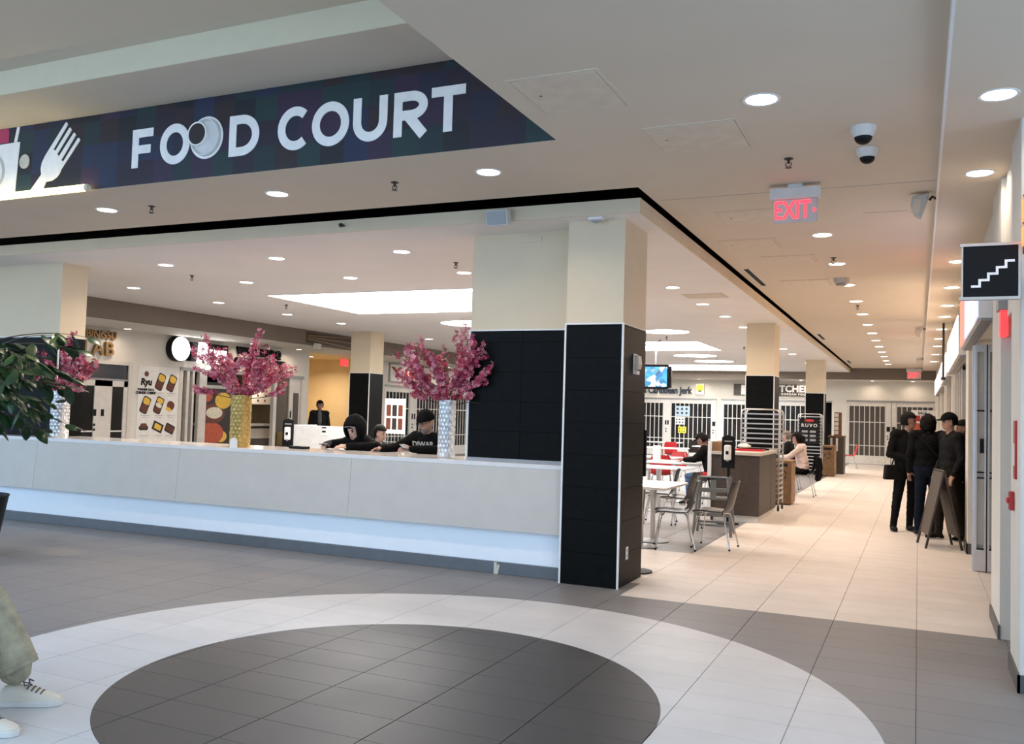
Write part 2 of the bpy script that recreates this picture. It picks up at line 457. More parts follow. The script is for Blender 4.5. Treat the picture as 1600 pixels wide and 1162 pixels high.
bb.box(0.555, 7.745, 0, 0.57, 8.62, 0.105).box(0.555, 12.605, 0, 0.95, 12.62, 0.13).box(0.555, 12.605, 0, 0.57, 13.3, 0.13)
struct('baseboard_right', bb, 'baseboard_grey')
# ================================================================== CEILING FITTINGS
def make_downlight(r=0.105, watts=LAMP_W):
    root = MB().lathe([(r * 0.86, 0.0), (r, -0.006), (r * 1.10, -0.006), (r * 1.12, 0.0), (r * 1.10, 0.002), (r * 0.86, 0.002)], 24).build('ceiling_downlight', 'white_trim', smooth=True)
    MB().lathe([(0.0001, -0.004), (r * 0.90, -0.004), (r * 0.90, 0.0), (0.0001, 0.0)], 24).build('diffuser', 'lamp_glow', root)
    ld = bpy.data.lights.new('downlight_lamp', 'AREA'); ld.shape = 'DISK'; ld.size = r * 1.7; ld.energy = watts; ld.color = LAMP_COL; ld.spread = math.radians(150)
    lo = bpy.data.objects.new('lamp', ld); COL.objects.link(lo); lo.parent = root; lo.location = (0, 0, -0.008)
    return root
proto_dl = None
proto_wash = None
def washlight(x, y, z, label, group):
    global proto_wash
    if proto_wash is None:
        proto_wash = make_downlight(0.075, 3.5); tag(proto_wash, label, 'downlight', group); proto_wash.location = (x, y, z); return proto_wash
    return copy_thing(proto_wash, label, (x, y, z), 0, group)
def downlight(x, y, z, label, group):
    global proto_dl
    if proto_dl is None:
        proto_dl = make_downlight(); tag(proto_dl, label, 'downlight', group); proto_dl.location = (x, y, z); return proto_dl
    return copy_thing(proto_dl, label, (x, y, z), 0, group)

for k, (x, y) in enumerate([(-10.1, 6.70), (-7.78, 6.71), (-5.54, 6.70), (-3.29, 6.64)]):
    if k == 0: continue
    downlight(x, y, ZC, ['', 'round ceiling downlight nearest the glowing yellow tube', 'round ceiling downlight under the word FOOD of the banner', 'round ceiling downlight below the right tip of the banner'][k], 'downlights below the banner')
downlight(-0.91, 5.65, ZC, 'largest round ceiling downlight, in front of the red exit sign', 'corridor ceiling downlights')
for k in range(13):
    downlight(-0.955, 10.05 + 1.905 * k, ZC, 'round downlight of the long corridor row, %s one beyond the red exit sign' % ORD[k], 'corridor ceiling downlights')
proto_soff = None
def sofflight(x, y, z, label, group):
    global proto_soff
    if proto_soff is None:
        proto_soff = make_downlight(0.10, 2.6); tag(proto_soff, label, 'downlight', group); proto_soff.location = (x, y, z); return proto_soff
    return copy_thing(proto_soff, label, (x, y, z), 0, group)
for k, y in enumerate([5.80, 7.58, 11.65, 13.85, 15.95, 17.6, 19.9, 22.1, 24.2, 27.1, 30.2]):
    sofflight(0.41, y, ZR, 'round downlight in the low soffit above the right shopfronts, %s from the front' % ORD[k], 'right soffit downlights')
k = 0
fc = [(-9.26, 8.98), (-7.37, 8.95), (-5.55, 8.97), (-11.67, 10.66), (-9.28, 10.60), (-7.40, 10.60), (-5.56, 10.58), (-11.67, 12.61), (-11.65, 14.55), (-11.6, 16.34), (-11.66, 20.33)]
fl_lab = ['food court downlight above the silver vase beside the left pillar, front row', 'food court downlight above the gold vase, front row', 'food court downlight nearest the black panelled wall, front row',
          'food court downlight closest to the left pillar, second row', 'food court downlight in the second row above the round lit logo', 'food court downlight beside the near edge of the luminous ceiling panel', 'food court downlight cut off by the beige wall above the black panels',
          'food court downlight above the food menu poster, near the grey bulkhead', 'food court downlight above the black barbecue lettering', 'food court downlight beside the pale pillar near the yellow recess', 'food court downlight above the red lettered shop sign']
for (x, y), lb in zip(fc, fl_lab): downlight(x, y, ZF, lb, 'food court downlights')
for k, y in enumerate([12.53, 14.49, 16.35, 18.3, 20.2, 22.1, 24.06, 25.93, 29.9, 31.8]):
    downlight(-3.215, y, ZF, 'food court downlight of the row along the corridor edge, %s from the black pillar' % ORD[k], 'food court downlights')
for k, y in enumerate([13.55, 15.5, 17.4, 19.2, 25.4, 27.6, 29.8]):
    washlight(-14.95, y, ZS, 'small downlight in the soffit over the left shopfronts, %s from the left' % ORD[k], 'shopfront soffit downlights')
for k, x in enumerate([-9.9, -8.2, -5.9, -4.2, -1.6, -0.2]):
    washlight(x, 36.55, ZS + 0.08, 'small downlight washing the far wall, %s from the left' % ORD[k], 'shopfront soffit downlights')
rd = make_downlight(0.10, 34.0); tag(rd, 'added downlight brightening the yellow walled recess by the left shops', 'downlight', 'shopfront soffit downlights'); rd.location = (-16.7, 22.0, ZS)  # lamp added to brighten the recess, no fitting is seen there

# sprinklers
def make_sprinkler():
    r = MB().lathe([(0.0001, 0), (0.035, 0), (0.035, -0.006), (0.012, -0.012), (0.010, -0.04), (0.0001, -0.04)], 14).build('ceiling_sprinkler', 'sprinkler_metal', smooth=True)
    MB().tube([(-0.018, 0, -0.03), (-0.022, 0, -0.05), (0, 0, -0.068), (0.022, 0, -0.05), (0.018, 0, -0.03)], 0.004, 6).build('yoke', 'sprinkler_metal', r)
    MB().lathe([(0.0001, -0.068), (0.026, -0.070), (0.026, -0.073), (0.0001, -0.073)], 12).build('deflector', 'sprinkler_metal', r)
    return r
spk = make_sprinkler(); first = True
for x, y, z, lb in [(-7.16, 6.72, ZC, 'small sprinkler head left of the word FOOD, below the banner'), (-4.23, 6.68, ZC, 'small sprinkler head under the letters of COURT'), (-0.92, 7.02, ZC, 'small sprinkler head just in front of the red exit sign'),
                (-0.96, 11.5, ZC, 'small sprinkler head above the second corridor downlight'), (-0.96, 16.3, ZC, 'small sprinkler head further along the corridor row'),
                (-5.28, 9.82, ZF, 'small sprinkler head beside the wall above the black panels'), (-9.61, 9.82, ZF, 'small sprinkler head over the left part of the counter'), (-10.57, 13.16, ZF, 'small sprinkler head by the left tip of the luminous panel'),
                (-5.32, 20.28, ZF, 'small sprinkler head in front of the far luminous panel'), (-4.1, 23.4, ZF, 'small sprinkler head right of the far luminous panel'), (-7.85, 15.6, ZF, 'small sprinkler head above the flowers in the right silver vase')]:
    if first: tag(spk, lb, 'sprinkler', 'ceiling sprinklers'); spk.location = (x, y, z); first = False
    else: copy_thing(spk, lb, (x, y, z), 0, 'ceiling sprinklers')

# access hatches
def hatch(x0, y0, x1, y1, z, lb):
    cx, cy = (x0 + x1) / 2, (y0 + y1) / 2; hx, hy = (x1 - x0) / 2, (y1 - y0) / 2
    t = thing('access_hatch', lb, 'hatch', (cx, cy, z), 0, 'ceiling access hatches')
    m = MB(); wd = 0.025
    m.box(-hx, -hy, -0.005, hx, -hy + wd, 0.0).box(-hx, hy - wd, -0.005, hx, hy, 0.0).box(-hx, -hy + wd, -0.005, -hx + wd, hy - wd, 0.0).box(hx - wd, -hy + wd, -0.005, hx, hy - wd, 0.0)
    m.build('frame', 'ceiling_paint', t)
    g = 0.004
    MB().box(-hx + wd + g, -hy + wd + g, -0.007, hx - wd - g, hy - wd - g, 0.0).build('lid', 'hatch_paint', t)
    MB().box(-hx + wd, -hy + wd, -0.001, hx - wd, hy - wd, 0.002).build('gap', 'steel_grey', t)
    MB().cyl((-hx + 0.12, -hy + 0.3, -0.009), (-hx + 0.12, -hy + 0.3, -0.005), 0.008).build('latch', 'sprinkler_metal', t)
defm('hatch_paint', (0.70, 0.605, 0.48), rough=0.7)
hatch(-2.30, 4.81, -1.70, 5.49, ZC, 'square ceiling hatch beside the right tip of the banner')
hatch(-1.79, 5.95, -1.11, 6.62, ZC, 'square ceiling hatch left of the largest downlight')
hatch(-1.835, 8.64, -1.19, 9.28, ZC, 'square ceiling hatch right behind the red exit sign')
hatch(-2.09, 10.05, -1.45, 10.7, ZC, 'second square ceiling hatch behind the exit sign')
hatch(-1.79, 11.2, -1.16, 11.8, ZC, 'faint square ceiling hatch beside the first air slot')
hatch(-1.84, 13.2, -1.16, 13.86, ZC, 'square ceiling hatch beyond the air slot in the corridor')
hatch(-3.27, 13.25, -2.65, 13.75, ZF, 'square hatch in the food court ceiling next to the corridor edge')

for y0, y1, lb in ((12.1, 13.65, 'nearest black linear air slot in the corridor ceiling'), (21.6, 23.0, 'middle black linear air slot in the corridor ceiling'), (31.0, 32.4, 'furthest black linear air slot near the end of the corridor')):
    t = thing('air_slot', lb, 'vent', (-2.11, (y0 + y1) / 2, ZC), 0, 'ceiling air slots'); h = (y1 - y0) / 2
    MB().box(-0.035, -h, -0.004, 0.035, h, 0).build('recess', 'dark_void', t)
    MB().box(-0.045, -h - .01, -0.008, -0.035, h + .01, 0).box(0.035, -h - .01, -0.008, 0.045, h + .01, 0).build('rim', 'white_metal', t)

# luminous ceiling panels and discs
def lum_panel(x0, y0, x1, y1, lb):
    cx, cy = (x0 + x1) / 2, (y0 + y1) / 2; hx, hy = (x1 - x0) / 2, (y1 - y0) / 2
    t = thing('ceiling_light_panel', lb, 'light panel', (cx, cy, ZF), 0, 'luminous ceiling panels')
    MB().box(-hx, -hy, -0.006, hx, hy, 0).build('diffuser', 'panel_glow', t)
    MB().box(-hx - .03, -hy - .03, -0.01, hx + .03, -hy, 0).box(-hx - .03, hy, -0.01, hx + .03, hy + .03, 0).box(-hx - .03, -hy, -0.01, -hx, hy, 0).box(hx, -hy, -0.01, hx + .03, hy, 0).build('frame', 'white_trim', t)
lum_panel(-10.0, 11.95, -5.0, 14.7, 'large white luminous rectangle in the food court ceiling above the counter')
lum_panel(-10.0, 21.5, -4.88, 24.4, 'white luminous rectangle right of the black pillar, above the television')
lum_panel(-10.0, 31.2, -5.0, 34.6, 'far white luminous rectangle just before the grey bulkhead')
for x, y, r, lb in ((-8.6, 16.8, 0.66, 'glowing ceiling disc above the flowers in the right silver vase'), (-6.07, 26.45, 0.63, 'glowing ceiling disc above the television'), (-6.05, 29.1, 0.62, 'glowing ceiling disc nearest the far luminous panel'), (-5.0, 19.0, 0.5, 'glowing ceiling disc mostly hidden by the black pillar')):
    t = thing('luminous_disc', lb, 'ceiling light', (x, y, ZF), 0, 'glowing ceiling discs')
    MB().lathe([(0.0001, -0.008), (r, -0.008), (r, 0), (0.0001, 0)], 48).build('diffuser', 'panel_glow', t)
    MB().lathe([(r, 0), (r, -0.012), (r + 0.025, -0.012), (r + 0.025, 0)], 48).build('rim', 'white_trim', t, smooth=True)

# exit signs
def exit_sign(x, y, z, s, lb, dz=0.0):
    t = thing('exit_sign', lb, 'exit sign', (x, y, z))
    MB().box(-0.06 * s, -0.03, -0.03 * s, 0.06 * s, 0.03, 0.0).build('canopy', 'white_metal', t)
    MB().box(-0.205 * s, -0.05, -0.125 * s, 0.205 * s, 0.05, -0.03 * s).build('housing', 'white_metal', t, bevel=0.004)
    p = MB().box(-0.18 * s, -0.012, -0.325 * s, 0.18 * s, 0.012, -0.125 * s).build('panel', 'exit_face', t, bevel=0.003)
    me = text_mesh('EXIT', 0.22 * s, 0.004, 'exit_red', 'y', offset=0.001 * s, fit=0.29 * s)
    link('lettering', me, p, (-0.02 * s, -0.015, -0.225 * s))
    MB().prism([(0.145 * s, -0.225 * s - 0.02 * s), (0.145 * s, -0.225 * s + 0.02 * s), (0.172 * s, -0.225 * s)], 'y', -0.016, -0.012).build('arrow', 'exit_red', p)
exit_sign(-0.965, 7.83, ZC, 1.0, 'grey ceiling sign with glowing red EXIT letters')
exit_sign(-0.15, 34.9, ZC, 1.25, 'distant red EXIT sign at the end of the corridor')

# dome cameras
def dome(x, y, z, lb, s=1.0):
    t = thing('dome_camera', lb, 'camera', (x, y, z), 0, 'dome cameras')
    MB().lathe([(0.085 * s, 0), (0.082 * s, -0.03 * s), (0.060 * s, -0.07 * s), (0.0001, -0.07 * s)], 24).build('housing', 'white_metal', t, smooth=True)
    MB().lathe([(0.058 * s, -0.07 * s)] + [(0.058 * s * math.cos(a), -0.07 * s - 0.05 * s * math.sin(a)) for a in [i * PI / 12 for i in range(1, 6)]] + [(0.0001, -0.12 * s)], 20).build('dome', 'black_plastic', t, smooth=True)
dome(-0.355, 6.42, ZC, 'nearer of the two dome cameras in front of the exit sign')
dome(-0.355, 6.95, ZC, 'further of the two dome cameras in front of the exit sign', 0.92)
t = thing('smoke_detector', 'boxy grey detector hanging between corridor downlights', 'detector', (-0.99, 13.2, ZC))
MB().lathe([(0.0001, 0), (0.11, 0), (0.10, -0.07), (0.0001, -0.07)], 16).build('base', 'sign_grey', t, smooth=True)
MB().lathe([(0.08, -0.07), (0.07, -0.10), (0.0001, -0.10)], 16).build('sensor', 'steel_grey', t, smooth=True)
t = thing('strobe_light', 'clear fire strobe under the food court fascia above the black pillar', 'strobe light', (-2.77, 7.90, ZF))
MB().box(-0.07, -0.04, -0.025, 0.07, 0.04, 0).build('base', 'white_plastic', t, bevel=0.004)
MB().ell((0, 0, -0.03), (0.05, 0.03, 0.022)).build('lens', 'glass_door', t, smooth=True)

# fascia speaker and wall speakers
t = thing('fascia_speaker', 'grey box speaker fixed to the food court fascia', 'speaker', (-3.70, 7.79, 3.52))
R_ = Matrix.Rotation(math.radians(14), 3, 'X')
MB().obox((0, -0.075, -0.05), (0.225, 0.10, 0.15), R_).build('cabinet', 'white_metal', t, bevel=0.005)
MB().obox((0, -0.128, -0.063), (0.20, 0.006, 0.13), R_).build('grille', 'steel_grey', t)
MB().box(-0.03, -0.05, -0.02, 0.03, -0.001, 0.02).build('bracket', 'white_metal', t)
t = thing('fascia_camera', 'tiny black camera on the food court fascia', 'camera', (-5.55, 7.796, 3.52))
MB().cyl((0, -0.03, 0), (0, -0.001, 0), 0.012).build('mount', 'sprinkler_metal', t)
MB().ell((0, -0.05, -0.005), (0.025, 0.03, 0.022)).build('body', 'sprinkler_metal', t, smooth=True)
def wall_speaker(x, y, z, lb):
    t = thing('wall_speaker', lb, 'speaker', (x, y, z), 0, 'horn speakers')
    MB().tube([(0, 0, 0.0), (-0.03, 0, 0.02), (-0.05, -0.01, -0.01)], 0.012, 8).build('bracket', 'sprinkler_metal', t)
    MB().prism([(-0.05, 0.04), (-0.19, 0.02), (-0.20, -0.06), (-0.165, -0.15), (-0.12, -0.17), (-0.10, -0.11)], 'y', -0.07, 0.05).build('cabinet', 'sign_grey', t, bevel=0.012)
    MB().obox((-0.155, -0.075, -0.07), (0.06, 0.006, 0.12), Matrix.Rotation(0.2, 3, 'Y')).build('grille', 'ceiling_paint', t)
wall_speaker(0.124, 8.45, 3.545, 'grey wedge speaker on the edge of the right soffit, nearer one')
wall_speaker(0.124, 20.2, 3.545, 'small grey wedge speaker further along the right soffit')
wall_speaker(0.124, 29.5, 3.545, 'furthest tiny wedge speaker on the right soffit')

# ---------------------------------------------------------------- food court banner
def banner_material():
    m = bpy.data.materials.new('banner_print'); m.use_nodes = True
    nt = m.node_tree; N = nt.nodes; Lk = nt.links; b = N['Principled BSDF']; b.inputs['Roughness'].default_value = 0.55
    tc = N.new('ShaderNodeTexCoord'); sp = N.new('ShaderNodeSeparateXYZ'); Lk.new(tc.outputs['Object'], sp.inputs[0])
    def cell(o, s_):
        q = N.new('ShaderNodeMath'); q.operation = 'MULTIPLY'; Lk.new(o, q.inputs[0]); q.inputs[1].default_value = s_
        f = N.new('ShaderNodeMath'); f.operation = 'FLOOR'; Lk.new(q.outputs[0], f.inputs[0]); return f.outputs[0]
    cb = N.new('ShaderNodeCombineXYZ'); Lk.new(cell(sp.outputs[0], 4.3), cb.inputs[0]); Lk.new(cell(sp.outputs[2], 4.6), cb.inputs[1])
    wn = N.new('ShaderNodeTexWhiteNoise'); wn.noise_dimensions = '2D'; Lk.new(cb.outputs[0], wn.inputs['Vector'])
    rp = N.new('ShaderNodeValToRGB'); rp.color_ramp.interpolation = 'CONSTANT'
    cols = [(0.006, 0.007, 0.012), (0.010, 0.012, 0.035), (0.016, 0.008, 0.022), (0.006, 0.022, 0.028), (0.030, 0.012, 0.040), (0.010, 0.018, 0.055), (0.022, 0.010, 0.014), (0.008, 0.030, 0.032)]
    e = rp.color_ramp.elements
    e[0].position = 0; e[0].color = (*cols[0], 1); e[1].position = 1 / 8; e[1].color = (*cols[1], 1)
    for i in range(2, 8): q = e.new(i / 8); q.color = (*cols[i], 1)
    Lk.new(wn.outputs['Value'], rp.inputs['Fac']); Lk.new(rp.outputs[0], b.inputs['Base Color'])
    return m
M['banner'] = banner_material()
ban = thing('food_court_banner', 'dark patchwork banner with white FOOD COURT lettering and a fork', 'banner', (-5.0, 6.0, ZC))
MB().box(-13, 0.0, 0.002, XR + 5.0 - 0.004, 0.008, 0.718).build('banner_panel', 'banner', ban)
LH, SW = 0.36, 0.078           # letter height and stroke
def letter(ch, x0, x1):
    z0 = 0.155; wd = x1 - x0; m = MB(); h = SW / 2; D0, D1 = -0.006, 0.0
    T = lambda pts: [(p[0] + x0 + 5.0, p[1] + z0) for p in pts]
    nst = [0]
    def st(pts, closed=False, w=SW):
        m.stroke(T(pts), w, 'y', D0 - 0.0006 * nst[0], D1, closed); nst[0] += 1
    def arc(cx, cy, rx, ry, a0, a1, n=20): return [(cx + rx * math.cos(math.radians(a0 + (a1 - a0) * i / n)), cy + ry * math.sin(math.radians(a0 + (a1 - a0) * i / n))) for i in range(n + 1)]
    if ch == 'F': st([(h, 0), (h, LH)]); st([(0, LH - h), (wd, LH - h)]); st([(0, LH * 0.47), (wd * 0.9, LH * 0.47)])
    if ch == 'O': st(arc(wd / 2, LH / 2, wd / 2 - h, LH / 2 + .006 - h, 0, 360, 40)[:-1], True)
    if ch == 'D': st([(0, h)] + [(wd * 0.35, h)] + arc(wd * 0.42, LH / 2, wd * 0.58 - h, LH / 2 - h, -90, 90)[0:] + [(0, LH - h)]); st([(h, 0), (h, LH)])
    if ch == 'C': st(arc(wd * 0.54, LH / 2, wd * 0.54 - h, LH / 2 + .006 - h, 48, 312, 30))
    if ch == 'U': st([(h, LH), (h, wd * 0.5)] + arc(wd / 2, wd * 0.48, wd / 2 - h, wd * 0.48 - h + .006, 180, 360) + [(wd - h, wd * 0.5), (wd - h, LH)])
    if ch == 'R': st([(h, 0), (h, LH)]); st([(0, LH - h), (wd * 0.45, LH - h)] + arc(wd * 0.5, LH * 0.68, wd * 0.46 - h, LH * 0.32 - h, 90, -90) + [(wd * 0.45, LH * 0.36 + h), (0, LH * 0.36 + h)]); st([(wd * 0.42, LH * 0.45), (wd * 0.86, 0)], w=SW * 1.1)
    if ch == 'T': st([(0, LH - h), (wd, LH - h)]); st([(wd / 2, LH - h), (wd / 2, 0)])
    o = m.build('letter', 'print_white', ban); o['label'] = 'white letter ' + ch
for ch, a, b2 in (('F', -6.665, -6.41), ('O', -6.32, -5.965), ('D', -5.51, -5.18), ('C', -4.98, -4.645), ('O', -4.625, -4.255), ('U', -4.215, -3.888), ('R', -3.827, -3.505), ('T', -3.485, -3.185)): letter(ch, a, b2)
# the second O is a coffee cup seen from above
cup = thing('cup_emblem', 'white coffee cup standing for the second O of FOOD', 'sign emblem', (-5.77, 5.998, ZC + 0.335))
def ring_y(mb, c, r0, r1, y0, y1, n=40, ex=1.0):
    pts0 = [(c[0] + r0 * ex * math.cos(2 * PI * i / n), c[1] + r0 * math.sin(2 * PI * i / n)) for i in range(n)]
    pts1 = [(c[0] + r1 * ex * math.cos(2 * PI * i / n), c[1] + r1 * math.sin(2 * PI * i / n)) for i in range(n)]
    vs = [(p[0], y0, p[1]) for p in pts0] + [(p[0], y1, p[1]) for p in pts1]
    return mb.add(vs, [(i, (i + 1) % n, n + (i + 1) % n, n + i) for i in range(n)])
defm('cup_white', (0.72, 0.72, 0.70), rough=0.5)
m = MB(); ring_y(m, (0, 0.02), 0.0001, 0.19, -0.004, -0.004); ring_y(m, (0, 0.02), 0.19, 0.19, -0.004, 0.0); m.build('saucer', 'print_white', cup)
m = MB(); ring_y(m, (0.0, 0.02), 0.155, 0.165, -0.03, -0.03); ring_y(m, (0, 0.02), 0.165, 0.17, -0.03, -0.004); ring_y(m, (-0.0, 0.02), 0.155, 0.15, -0.03, -0.01); m.build('rim', 'cup_white', cup, smooth=True)
m = MB(); ring_y(m, (0, 0.02), 0.15, 0.0001, -0.008, -0.008); m.build('inner_wall', 'cup_white', cup)
m = MB(); ring_y(m, (-0.085, 0.055), 0.0001, 0.095, -0.034, -0.034); m.build('coffee', 'food_dark', cup)
m = MB(); ring_y(m, (-0.085, 0.055), 0.095, 0.108, -0.034, -0.036); ring_y(m, (-0.085, 0.055), 0.108, 0.112, -0.036, -0.008); m.build('cup_lip', 'print_white', cup)
# fork and the rest of the print
fk = [(-8.06, 3.60), (-8.003, 3.674), (-7.876, 3.802), (-7.888, 3.864), (-7.875, 3.92), (-7.834, 3.985), (-7.571, 4.285), (-7.555, 4.29), (-7.538, 4.263), (-7.719, 4.041), (-7.696, 4.018), (-7.514, 4.228), (-7.497, 4.23), (-7.480, 4.203), (-7.664, 3.988), (-7.639, 3.962), (-7.452, 4.172), (-7.436, 4.174), (-7.419, 4.15), (-7.603, 3.923), (-7.576, 3.903), (-7.390, 4.117), (-7.372, 4.117), (-7.358, 4.092), (-7.597, 3.832), (-7.62, 3.79), (-7.655, 3.757), (-7.72, 3.728), (-7.804, 3.723), (-7.838, 3.661), (-7.90, 3.60)]
MB().prism([(x + 5, z - ZC) for x, z in fk], 'y', -0.006, 0.0).build('fork_print', 'print_white', ban)
MB().prism([(x + 5, z - ZC) for x, z in [(-8.9, 3.64), (-8.25, 3.61), (-8.209, 4.162), (-8.9, 4.155)]], 'y', -0.006, 0.0).build('tag_print', 'print_white', ban)
MB().prism([(x + 5, z - ZC) for x, z in [(-8.297, 4.165), (-8.254, 4.165), (-8.222, 4.315), (-8.262, 4.315)]], 'y', -0.006, 0.0).build('straw_print', 'print_white', ban)
MB().prism([(x + 5, z - ZC) for x, z in [(-9.0, 4.17), (-8.375, 4.17), (-8.38, 4.315), (-9.0, 4.315)]], 'y', -0.004, 0.0).build('pink_print', 'print_pink', ban)
MB().prism([(-8.13 + 5 + 0.072 * math.cos(i * PI / 12), 3.955 - ZC + 0.072 * math.sin(i * PI / 12)) for i in range(24)], 'y', -0.006, 0.0).build('dot_print', 'print_cream', ban)
m = MB(); ring_y(m, (-8.6 + 5, 3.88 - ZC), 0.15, 0.19, -0.008, -0.008); m.build('circle_print', 'sign_grey', ban)
# glowing tube along the banner foot
t = thing('led_tube', 'glowing yellow light tube along the lower left edge of the banner', 'light tube', (-7.16, 5.93, 3.60))
MB().tube([(-5.5, 0, 0), (0, 0, 0)], 0.034, 12).build('tube', 'tube_glow', t, smooth=True)
MB().tube([(0, 0, 0), (0.03, 0, -0.002)], [0.036, 0.03], 12).build('end_cap', 'cream_tone', t)
for x in (-0.6, -2.4, -4.2): MB().box(x - .01, -0.012, 0.02, x + .01, 0.068, 0.04).build('clip', 'white_metal', t)
# ================================================================== PILLARS, COUNTER, SHOPFRONTS
# name, x0,y0,x1,y1 ; faces that show get cladding tiles up to z=2.44
TR = 0.305
def pillar(x0, y0, x1, y1, z0, faces, name, top=2.44, zc=ZF, cols=1):
    core = MB().box(x0 + 0.012, y0 + 0.012, z0, x1 - 0.012, y1 - 0.012, top - 0.005).build(name, 'cladding_joint'); core['kind'] = 'structure'
    ins = 0.006
    MB().box(x0 + ins, y0 + ins, top - 0.004, x1 - ins, y1 - ins, zc).build('plaster', 'pillar_paint', core)
    g = 0.0018; me = {}
    nrow = int(math.ceil((top - z0) / TR))
    for fc_ in faces:
        for rI in range(nrow):
            za = z0 + rI * TR; zb = min(za + TR, top)
            for cI in range(cols):
                if fc_ in 'fb':
                    w_ = (x1 - x0) / cols; a = x0 + cI * w_; q = (a + g, zb, 'f')
                    y = y0 if fc_ == 'f' else y1 - 0.012
                    MB().box(a + g, y, za + g, a + w_ - g, y + 0.012, zb - g).build('cladding_tile', 'cladding', core)
                else:
                    if cI: continue
                    x = x0 if fc_ == 'l' else x1 - 0.012
                    MB().box(x, y0 + g, za + g, x + 0.012, y1 - g, zb - g).build('cladding_tile', 'cladding', core)
    t = 0.013
    m = MB()
    m.box(x0 - t * .4, y0 - t * .4, z0, x0 + t, y0 + t * .4, top).box(x1 - t, y0 - t * .4, z0, x1 + t * .4, y0 + t * .8, top)
    m.build('corner_trim', 'white_trim', core)
    MB().box(x0 - t * .4, y0 - t * .4, top - 0.002, x1 + t * .4, y0 + t, top + t).box(x1 - t * .6, y0 + t, top - 0.002, x1 + t * .3, y1, top + t * .6).build('cap_trim', 'white_trim', core)
    return core
pillar(-3.09, 8.00, -2.51, 8.76, 0, 'fr', 'wall_pillar', 2.455)
pillar(-4.30, 8.36, -3.09, 8.62, 1.10, 'fl', 'wall_panel', 2.44, cols=2)
pillar(-12.6, 8.42, -10.54, 8.84, 1.10, 'fr', 'wall_panel', 2.44, cols=3)
pillar(-3.05, 17.62, -2.51, 18.28, 0, 'fr', 'wall_pillar')
pillar(-3.13, 28.4, -2.58, 29.0, 0, 'fr', 'wall_pillar')
pillar(-12.55, 18.1, -11.98, 18.7, 0, 'fr', 'wall_pillar')
for x in (-4.305, -10.535):
    pass
MB().box(-4.31, 8.35, 1.10, -4.296, 8.63, 2.45).build('trim_7', 'white_trim')['kind'] = 'structure'
MB().box(-4.29, 8.34, 1.085, -3.09, 8.36, 1.125).build('trim_8', 'steel_grey')['kind'] = 'structure'
# alarm device and outlet on the pillar side
t = thing('alarm_sounder', 'beige alarm device on the brown side of the front pillar', 'alarm', (-2.51, 8.39, 2.10))
MB().box(0, -0.065, -0.10, 0.012, 0.065, 0.10).build('plate', 'white_metal', t, bevel=0.004)
MB().prism([(0.012, -0.06), (0.05, -0.05), (0.06, 0.0), (0.05, 0.08), (0.012, 0.09)], 'y', -0.055, 0.055).build('cover', 'worktop', t, bevel=0.008)
MB().box(0.012, -0.035, -0.10, 0.04, 0.035, -0.065).build('lens', 'white_plastic', t, bevel=0.004)
t = thing('wall_outlet', 'white electrical outlet low on the side of the front pillar', 'outlet', (-2.51, 8.26, 0.30))
MB().box(0, -0.035, -0.06, 0.006, 0.035, 0.06).build('plate', 'white_plastic', t, bevel=0.002)
for z in (-0.025, 0.025): MB().box(0.006, -0.016, z - .014, 0.009, 0.016, z + .014).build('socket', 'sign_grey', t)
# wall phone-like grey device and labels on the plaster
t = thing('wall_plate', 'faint painted plate high on the beige wall above the black panels', 'plate', (-3.62, 8.366, 3.38))
MB().box(-0.11, -0.012, -0.03, 0.11, 0.0, 0.03).build('cover', 'pillar_paint', t, bevel=0.003)

# ---------------------------------------------------------------- long counter
ct = thing('food_court_counter', 'long pale grey counter with bluish white lower band, in front of the food court', 'counter', (-8.0, 8.10, 0))
X0, X1 = -7.3, 4.90      # local extent, to the pillar
def cpart(name, m, x0, y0, z0, x1, y1, z1, bevel=0.003): return MB().box(x0, y0, z0, x1, y1, z1).build(name, m, ct, bevel=bevel)
cpart('kick_plate', 'kick_metal', X0, 0.0, 0.0, X1, 0.02, 0.118)
cpart('lower_panel', 'counter_daylit_white', X0, 0.02, 0.118, X1, 0.05, 0.46)
for k in range(5):
    a = X0 + (X1 - X0) * k / 5; b2 = X0 + (X1 - X0) * (k + 1) / 5
    MB().prism([(-0.06, 0.44), (-0.01, 1.055), (0.10, 1.055), (0.10, 0.46), (0.05, 0.46)], 'x', a + 0.0015, b2 - 0.0015).build('front_panel', 'counter_face', ct)
cpart('carcass', 'counter_face', X0, 0.05, 0.0, X1, 0.45, 1.05)
cpart('worktop', 'counter_top', X0, -0.012, 1.055, X1, 0.75, 1.10, 0.004)
MB().box(4.18, -0.004, 0.0, 4.21, 0.0, 0.115).obox((4.22, -0.002, 0.045), (0.025, 0.003, 0.10), Matrix.Rotation(0.2, 3, 'Y')).build('tape', 'print_cream', ct)
# things lying on the counter
t = thing('black_tray', 'flat black tray on the counter before the white partition', 'tray', (-6.65, 8.62, 1.10))
MB().box(-0.11, -0.06, 0, 0.11, 0.06, 0.03).build('tray_body', 'black_plastic', t, bevel=0.006)
t = thing('paper_card', 'white rounded card leaning on the foot of the gold vase', 'card', (-7.24, 8.165, 1.10))
pts = [(-0.055, 0)] + [(0.055 * math.cos(a), 0.06 + 0.055 * math.sin(a)) for a in [PI - i * PI / 10 for i in range(11)]] + [(0.055, 0)]
MB().prism(pts, 'y', -0.002, 0.002).build('card_sheet', 'paper', t)

